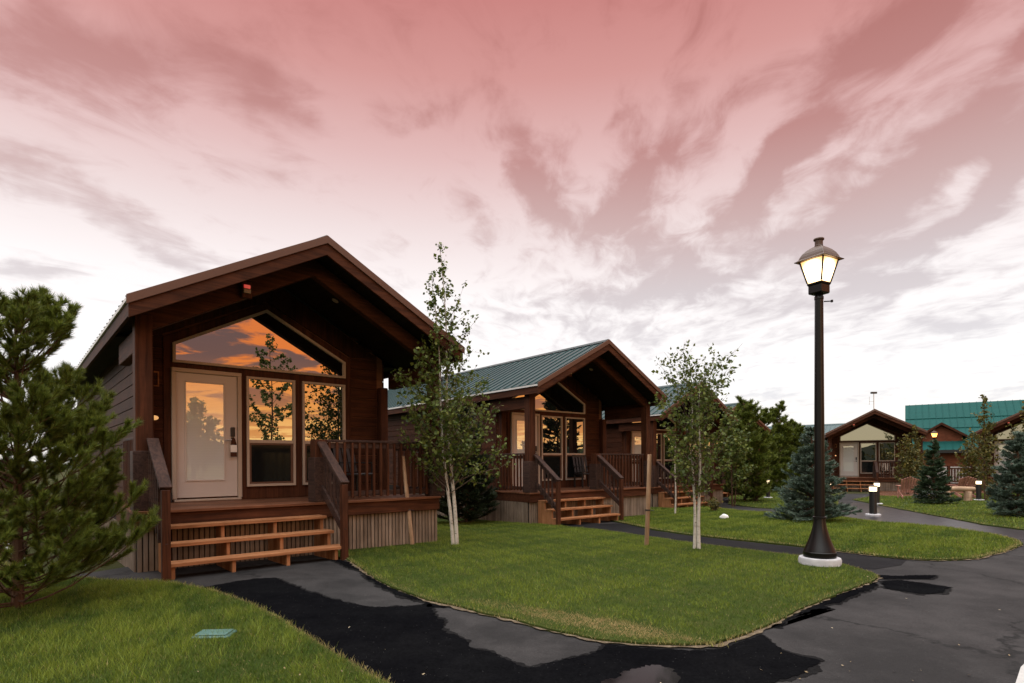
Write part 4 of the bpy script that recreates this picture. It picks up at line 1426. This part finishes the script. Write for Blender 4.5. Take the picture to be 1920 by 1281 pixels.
def conifer(label, name, loc, h, rad, mat, seed, tiers, per_tier, nl, nw, dens, c0=0.05, lift=0.02, start=0.0, twigs=7, cat='spruce', group=None, trunk=0.05, power=0.85, tip=0.1, spread=0.9, clump=1.0, tuft=0.0):
    T = Tree(seed)
    r = T.r
    t = thing(name, label, cat, loc, r.uniform(0, 6), group)
    T.wood.tube([(0, 0, -0.1), (r.gauss(0, .01), 0, h * 0.5), (0, 0, h * 0.98)], [trunk, trunk * 0.55, 0.008], 8)
    for k in range(tiers):
        q = c0 + (0.97 - c0) * (k / (tiers - 1))
        z = h * q
        Lr = rad * (1 - q) ** power + rad * tip
        for b in range(max(3, int(per_tier * (1 - 0.45 * q)))):
            az = 2 * math.pi * (b / per_tier) + k * 1.1 + r.uniform(-.35, .35)
            L = Lr * r.uniform(0.72, 1.15)
            bp = curve(r, (0, 0, z + r.uniform(-.5, .5) * h / tiers), (math.cos(az), math.sin(az), start + 0.55 * q), L, 6, 0.06, lift)
            T.twig.tube(bp, [max(0.003, trunk * 0.22 * (1 - 0.85 * j / 6)) for j in range(7)], 5, False)
            shoots = [(bp, L * (0.75 - 0.5 * bool(tuft)), 0.25 + 0.45 * bool(tuft))]
            for m_ in range(twigs):
                f = 0.25 + 0.72 * (m_ + r.random()) / twigs
                jj = min(5, int(f * 6))
                p = bp[jj].lerp(bp[jj + 1], f * 6 - jj)
                d = (bp[jj + 1] - bp[jj]).normalized()
                sd_ = d.cross(Vector((0, 0, 1))).normalized() * (1 if m_ % 2 else -1)
                tl = max(0.06, L * (0.42 * (1 - f) + 0.12)) * r.uniform(0.8, 1.25)
                tw = curve(r, p, d * 0.8 + sd_ * 0.8 + Vector((0, 0, r.gauss(0.12, .15))), tl, 3, 0.1, lift)
                T.twig.tube(tw, 0.003, 3, False)
                shoots.append((tw, tl * (1 - tuft), tuft))
            for sh, sl, f0 in shoots:
                m = len(sh) - 1
                for _ in range(int(sl * dens)):
                    g = f0 + (1 - f0) * (r.random() ** clump)
                    jj = min(m - 1, int(g * m))
                    T.pts.append(sh[jj].lerp(sh[jj + 1], g * m - jj))
                    T.dirs.append(sh[jj + 1] - sh[jj])
    T.wood.build('trunk', M['bark_brown'], t, 0, True)
    T.twig.build('branches', M['bark_brown'], t)
    T.needles('crown', M[mat], t, nl, nw, spread)
    return t


# the pine in front of the first cabin
g = G(38, 1120)
conifer('bushy young pine with upturned needle tufts beside the nearest cabin', 'pine_tree', (-4.78, 5.55, 0), 2.92, 1.12, 'pine', 11, 16, 12, 0.074, 0.0052, 1700,
        0.04, 0.15, -0.02, 9, 'pine tree', None, 0.055, 0.5, 0.13, 1.1, 0.55, tuft=0.34)

g = G(851, 1024)
broadleaf('tall slim young birch with twin pale trunks between the first and second cabin', 'birch_tree', 'birch', g, [(-0.035, 0.0, 0.90), (0.03, 0.02, 1.0)], 5.35, 0.20, 1.35, 0.072, 8,
          seed=21, r0=0.038, nb=50, shape=lambda s: 0.95 * max(0.0, 1 - 1.2 * s) ** 0.7 + 0.07, up=1.0, bare_tip=0.26, skew=1.55, group='young birches', lean=(-0.28, 0))
g = G(1307, 1032)
broadleaf('short birch with two white trunks in the centre of the middle lawn', 'birch_tree', 'birch', g, [(-0.03, 0, 0.93), (0.03, -0.01, 1.0)], 2.85, 0.28, 0.78, 0.060, 7,
          seed=22, r0=0.032, nb=44, up=1.0, group='young birches', lean=(-0.02, 0), shape=lambda s: 0.75 + 0.45 * math.sin(3.1 * s))
g = A(1266, 17.5)
broadleaf('thin birch sapling in a white trunk guard by the third cabin steps', 'birch_tree', 'birch', g, [(0, 0, 1.0)], 2.5, 0.42, 0.5, 0.055, 4, seed=23, r0=0.03, nb=18, group='young birches', mat='leaf')

# conifers and shrubs further off
g = G(880, 986)
conifer('dark dense evergreen filling the gap between the first two cabins', 'evergreen_tree', A(874, g.y + 0.55), 2.75, 0.95, 'darkbush', 31, 22, 9, 0.09, 0.022, 300, 0.02, 0.03, 0.3, 7, 'evergreen', None, 0.05, 0.55)
g = G(1524, 984)
conifer('broad blue spruce standing behind the near lamp post', 'blue_spruce', A(1522, g.y + 0.9), 2.35, 0.95, 'blue_spruce', 32, 20, 10, 0.075, 0.015, 420, 0.02, 0.03, 0.05, 8, 'spruce', 'spruces on the lawns', 0.06, 0.9)
g = G(1748, 948)
conifer('small dark spruce between the two red chairs', 'spruce_tree', A(1750, g.y + 0.7), 2.45, 0.72, 'spruce', 33, 20, 10, 0.08, 0.016, 420, 0.02, 0.03, 0.0, 8, 'spruce', 'spruces on the lawns', 0.05, 0.9)
g = G(1893, 974)
conifer('full green spruce at the lawn edge in front of the dark cabin', 'spruce_tree', A(1908, g.y + 0.7), 2.3, 0.72, 'blue_spruce', 34, 20, 10, 0.08, 0.016, 420, 0.02, 0.03, 0.1, 8, 'spruce', 'spruces on the lawns', 0.05, 0.75)
for k, (lab, px, d, h, rd) in enumerate((('bushy pine close against the third cabin porch', 1396, 25, 4.3, 1.3), ('pine with a ragged top behind the lamp row', 1432, 33, 4.6, 1.2), ('tall loose pine rising highest in the far clump', 1462, 35, 5.2, 1.3), ('low pine closing the clump beside the lamp post', 1490, 36, 4.2, 1.3))):
    conifer(lab, 'pine_tree', A(px, d), h, rd * 1.1, 'pine', 50 + k, 16, 9, 0.17, 0.03, 230, 0.03, 0.10, 0.1, 7, 'pine tree', 'pines beyond the third cabin', 0.07, 0.55)
for k, (lab, px, d, h, sp_, c0) in enumerate((('aspen with yellowing leaves right of the birch with two trunks', 1372, 22.0, 3.9, 1.15, 0.15),
                                             ('aspen with a long bare leader above the barn roof', 1846, 24.5, 4.6, 0.6, 0.12),
                                             ('leafy aspen leaning over the dark cabin gable', 1925, 24.0, 4.3, 0.7, 0.12),
                                             ('low aspen clump left of the porch fence', 1700, 30.0, 3.2, 0.9, 0.1),
                                             ('reddish brown aspen at the far cabin corner', 1715, 32.5, 3.9, 0.8, 0.15),
                                             ('aspen clump in front of the barn wall', 1822, 27.5, 3.2, 0.8, 0.1))):
    broadleaf(lab, 'aspen_tree', 'aspen', A(px, d), [(0, 0, 1.0), (0.12, 0.05, 0.75)], h, c0, sp_, 0.12, 6, 'leaf_warm' if k else 'leaf', 'bark_brown', 60 + k, 0.035, 36, None, 0.8, 'aspens in the garden', 0.25 if k == 1 else 0.0)
# bare twiggy shrub and low plants
def twig_shrub(label, loc, h, n, seed, leafy=0):
    T = Tree(seed)
    t = thing('shrub', label, 'shrub', loc, 0, 'small garden shrubs')
    for k in range(n):
        az = T.r.uniform(0, 6.28)
        p = curve(T.r, (0, 0, -0.03), (math.cos(az) * 0.5, math.sin(az) * 0.5, 1.0), h * T.r.uniform(.6, 1.1), 6, 0.1, 0.02)
        T.twig.tube(p, [0.012 * (1 - 0.13 * j) for j in range(7)], 5, False)
        for j in range(3):
            i = T.r.randint(2, 5)
            w_ = curve(T.r, p[i], (T.r.gauss(0, .5), T.r.gauss(0, .5), 0.8), h * 0.3, 3, 0.12, 0)
            T.twig.tube(w_, 0.004, 4, False)
            for _ in range(leafy):
                T.pts.append(w_[T.r.randint(0, 3)])
                T.dirs.append(Vector((0, 0, 1)))
    T.twig.build('branches', M['twig'], t)
    if leafy:
        T.leaves('crown', M['leaf_warm'], t, 0.07)


twig_shrub('bare twiggy shrub on the small lawn past the third cabin', A(1417, 24.5), 1.5, 16, 71, 0)
twig_shrub('low leafy shrub at the third cabin corner', G(1340, 960), 0.45, 16, 72, 8)
twig_shrub('low green shrub under the far pines', A(1490, 23.0), 0.8, 22, 73, 14)
twig_shrub('low shrub at the base of the dark cabin', A(1858, 26.0), 1.0, 22, 74, 12)
# trees behind the viewer, seen mirrored in the cabin glass
broadleaf('leafy tree behind the viewer, mirrored dark in the nearest cabin window', 'aspen_tree', 'aspen', (11.4, 1.0, 0), [(0, 0, 1.0)], 7.6, 0.14, 1.7, 0.13, 10, 'leaf', 'bark_brown', 81, 0.06, 34, None, 0.6, 'trees mirrored in the glass')
broadleaf('bushy tree far behind the viewer, mirrored pale in the cabin door', 'aspen_tree', 'aspen', (27.0, -14.5, 0), [(0, 0, 1.0), (0.6, 0.2, 0.8), (-0.6, 0.3, 0.75)], 6.6, 0.15, 2.2, 0.22, 6, 'leaf', 'bark_brown', 82, 0.09, 34, None, 0.9, 'trees mirrored in the glass')


conifer('tall dark spruce added out of view to darken the second cabin windows', 'spruce_tree', (24.0, 13.9, H(13.9)), 7.5, 1.9, 'darkbush', 83, 24, 10, 0.16, 0.05, 130, 0.02, 0.02, 0.0, 7, 'spruce', 'trees mirrored in the glass', 0.1, 0.6)  # added beyond the view, only to darken the mirrored panes


# ------------------------------------------------------------------ small things
def stake(label, base, top, r_):
    t = thing('tree_stake', label, 'stake', base, 0, 'wooden tree stakes')
    d = Vector(top) - Vector(base)
    MB().tube([d * -0.08, d * 0.5 + Vector((0.004, 0, 0)), d], [r_, r_ * 1.03, r_ * 0.96], 12).build('pole', M['stake'], t, 0.004, True)
    c = d * 0.40
    u = d.normalized()
    MB().tube([c - u * 0.012, c + u * 0.012], r_ * 1.18, 12).tube([c + Vector((r_, 0, 0)), c + Vector((r_ + 0.07, -0.02, -0.01))], 0.006, 6).build('strap', M['black'], t)


g = G(773, 1024)
stake('leaning wooden stake in front of the nearest cabin porch', g, (g.x - 0.18, g.y + 0.12, 1.52), 0.036)
g = G(1212, 1026)
stake('upright wooden stake beside the short birch', g, (g.x + 0.06, g.y, g.z + 1.57), 0.036)

g = G(402, 1197)
t = thing('valve_box', 'faded green plastic valve box lid set in the front lawn', 'valve box', (g.x, g.y, 0.03), 0.06)
MB().box(-0.145, 0.145, -0.095, 0.095, -0.05, 0.012).build('rim', M['valve'], t, 0.01)
MB().box(-0.125, 0.125, -0.075, 0.075, 0.0125, 0.024).build('lid', M['valve'], t, 0.006)

g = G(1358, 974)
rk = MB()
rr_ = random.Random(3)
prof = [(0.02, -0.04), (0.10, -0.03), (0.115, 0.03), (0.09, 0.085), (0.04, 0.11), (0.01, 0.113)]
rk.lathe(prof, 11)
rk.v = [(x * rr_.uniform(.85, 1.15), y * rr_.uniform(.7, .95), z * rr_.uniform(.9, 1.1)) for x, y, z in rk.v]
o = rk.build('rock', M['white'], None, 0, True)
o.location = (g.x, g.y, g.z + 0.03)
tag(o, 'white rounded rock lying on the lawn right of the short birch', 'rock')


def porch_chair(label, c, x, y, rz, mat):
    p = loc2w(c, x, y)
    t = thing('porch_chair', label, 'chair', (*p, c['loc'][2] + DK), c['rz'] + rz, 'chairs on the porches')
    MB().box(-.25, .25, -.24, .22, .38, .42).build('seat', M[mat], t, 0.01)
    b = MB()
    for k in range(5):
        b.beam((-.21 + k * .105, .20, .44), (-.21 + k * .105, .32, .92), .07, .02, (0, 1, 0))
    b.beam((-.25, .325, .93), (.25, .325, .93), .03, .07)
    b.build('backrest', M[mat], t, 0.004)
    for sx in (-.24, .24):
        for sy in (-.21, .20):
            MB().box(sx - .02, sx + .02, sy - .02, sy + .02, 0.002, .379 if sy > 0 else .60).build('leg', M[mat], t, 0.003)
        MB().box(sx - .035, sx + .035, -.25, .24, .601, .625).build('arm', M[mat], t, 0.004)


porch_chair('dark chair behind the nearest cabin porch railing', CAB1, 3.55, 1.15, 0.3, 'black')
porch_chair('dark chair by the window on the second cabin porch', CAB2, 3.1, 1.15, -0.2, 'black')
C5 = dict(loc=(19.2, 34.9, -0.42), rz=-0.46)
porch_chair('pale chair on the far cabin porch', C5, 3.1, 0.9, 0.2, 'tan')


def adirondack(label, loc, rz):
    t = thing('garden_chair', label, 'garden chair', loc, rz, 'slatted red garden chairs')
    b = MB()
    for k in range(7):
        x = -.27 + k * .09
        b.beam((x, .12, .30), (x * 1.15, .48, 1.0 - abs(k - 3) * .035), .078, .022, (0, 1, 0))
    b.build('backrest', M['adirondack'], t, 0.003)
    b = MB()
    for k in range(5):
        y = -.36 + k * .11
        b.box(-.27, .27, y, y + .095, .37 - k * .022, .392 - k * .022)
    b.build('seat', M['adirondack'], t, 0.003)
    for s_ in (-1, 1):
        MB().box(s_ * .33 - .065, s_ * .33 + .065, -.42, .32, .57, .592).build('arm', M['adirondack'], t, 0.004)
        MB().box(s_ * .31 - .02, s_ * .31 + .02, -.36, -.26, 0.0, .569).build('leg', M['adirondack'], t, 0.003)
        MB().beam((s_ * .285, -.36, .33), (s_ * .285, .50, .06), .022, .12).build('leg', M['adirondack'], t, 0.003)


ZG = 0.02
p = A(1702, 26.0)
adirondack('slatted red garden chair on the left of the small spruce, seen from behind', (p.x, p.y, p.z + ZG), 2.75)
p = A(1803, 26.5)
adirondack('slatted red garden chair between the small spruce and the glowing bollard, seen from behind', (p.x, p.y, p.z + ZG), 3.0)

p = A(1796, 24.2)
t = thing('log_bench', 'pale split log bench on round log feet beside the small spruce', 'bench', (p.x, p.y, p.z), -0.15)
MB().tube([(-0.75, 0, .52), (0, 0, .535), (.62, 0, .52)], [.10, .11, .10], 10).build('seat', M['log'], t, 0, True)
for x in (-.45, .38):
    MB().tube([(x, 0, -.02), (x, 0, .43)], .15, 12).build('foot', M['log'], t, 0.01, True)

p = A(1802, 33.0)
t = thing('porch_fence', 'short wooden balustrade in front of a pale stone wall near the barn', 'fence', (p.x, p.y, p.z + 0.35), -0.1)
b = MB().box(-.62, .62, -.03, .03, .93, 1.0).box(-.62, .62, -.02, .02, .18, .25)
b.build('rail', M['stain_x'], t)
for x in (-.67, .67):
    MB().box(x - .06, x + .06, -.06, .06, -.6, 1.12).build('post', M['stain_z'], t)
for k in range(7):
    x = -.5 + k * .165
    MB().box(x - .03, x + .03, -.022, .022, .251, .929).build('baluster', M['stain_z'], t)
MB().box(-.9, .9, -.1, .3, -.42, .10).build('base', M['stain_x'], t)
p = A(1790, 36.0)
t = thing('stone_wall', 'pale stone garden wall showing behind the short balustrade', 'wall', (p.x, p.y, p.z), -0.1)
rs = random.Random(6)
b = MB()
for rw in range(7):
    x = -1.6
    while x < 1.6:
        w_ = rs.uniform(.25, .5)
        b.box(x, x + w_ - .015, -.02 * rs.random(), .25, rw * .2, rw * .2 + .188)
        x += w_
b.build('stones', M['stone'], t, 0.01)

# a card hangs on the first cabin's door handle
p = loc2w(CAB1, 1.578, DP - 0.145)
t = thing('door_hanger', 'white and brown card hanging on the nearest cabin door handle', 'door hanger', (*p, 1.60), CAB1['rz'])
MB().box(-.05, .05, -.002, .002, 0.0, .12).build('card', M['white'], t)
MB().box(-.05, .05, -.002, .002, -.075, -.001).add([(-.05, -.002, .12), (.05, -.002, .12), (.05, .002, .12), (-.05, .002, .12), (-.02, -.002, .235), (.02, -.002, .235), (.02, .002, .235), (-.02, .002, .235)],
                                                  [(0, 1, 5, 4), (2, 3, 7, 6), (1, 2, 6, 5), (3, 0, 4, 7), (4, 5, 6, 7)]).build('tab', M['stain_z'], t)


def spray(label, base, az, reach, hgt, n, seed, spread):
    rng = np.random.default_rng(seed)
    q = rng.random(n) ** 0.8
    a = az + rng.normal(0, spread, n)
    x = base.x + np.cos(a) * q * reach
    y = base.y + np.sin(a) * q * reach
    z = base.z + 0.06 + hgt * 4 * q * (1 - q) * rng.uniform(0.75, 1.1, n) + rng.normal(0, 0.02 + 0.05 * q, n)
    z = np.maximum(z, base.z + 0.03)
    P = np.stack([x, y, z], 1)
    s_ = (0.002 + 0.004 * rng.random(n))[:, None, None]
    tet = np.array([(1, 0, -.5), (-.6, .8, -.5), (-.6, -.8, -.5), (0, 0, .9)])
    V = (P[:, None, :] + tet[None] * s_).reshape(-1, 3)
    F = (np.arange(n)[:, None, None] * 4 + np.array([(0, 1, 2), (0, 1, 3), (1, 2, 3), (2, 0, 3)])[None]).reshape(-1, 3)
    o = np_mesh('water_spray', V, F, M['spray'])
    tag(o, label, 'water spray', None, 'stuff')


spray('fine sprinkler spray over the lawn in front of the small spruce', G(1690, 957), 0.55, 3.4, 0.5, 260, 5, 0.16)
spray('fine sprinkler spray by the far cabin steps', G(1612, 938), 0.2, 2.2, 0.5, 260, 6, 0.3)


def fallen(n, seed):
    rng = np.random.default_rng(seed)
    pts = []
    while len(pts) < n:
        px, py = rng.uniform(340, 1900), rng.uniform(1010, 1290)
        if rng.random() < (py - 980) / 300:
            g_ = G(px, py)
            pts.append((g_.x, g_.y, g_.z))
    P = np.array(pts)
    on = np.zeros(n, bool)
    for q in LP.values():
        on |= in_poly(q, P[:, 0], P[:, 1])
    P[:, 2] += np.where(on, 0.055, 0.012)
    a = rng.uniform(0, 6.28, n)
    L = rng.uniform(0.005, 0.014, n)
    ti = rng.uniform(-0.4, 0.4, n)
    d = np.stack([np.cos(a) * L, np.sin(a) * L, ti * L], 1)
    e = np.stack([-np.sin(a) * L * 0.6, np.cos(a) * L * 0.6, np.abs(ti) * L], 1)
    V = np.stack([P - d, P + e, P + d, P - e], 1).reshape(-1, 3)
    V[:, 2] = np.maximum(V[:, 2], np.repeat(P[:, 2], 4) - 0.003)
    o = np_mesh('fallen_leaves', V, np.arange(4 * n).reshape(-1, 4), M['leaf_dry'])
    tag(o, 'small dry leaves scattered over lawn and road', 'leaves', None, 'stuff')


M['leaf_dry'] = leafmat('dry fallen leaf', (0.16, 0.12, 0.07), (0.28, 0.20, 0.10), (0.40, 0.34, 0.24), trans=0.1)
fallen(60, 12)
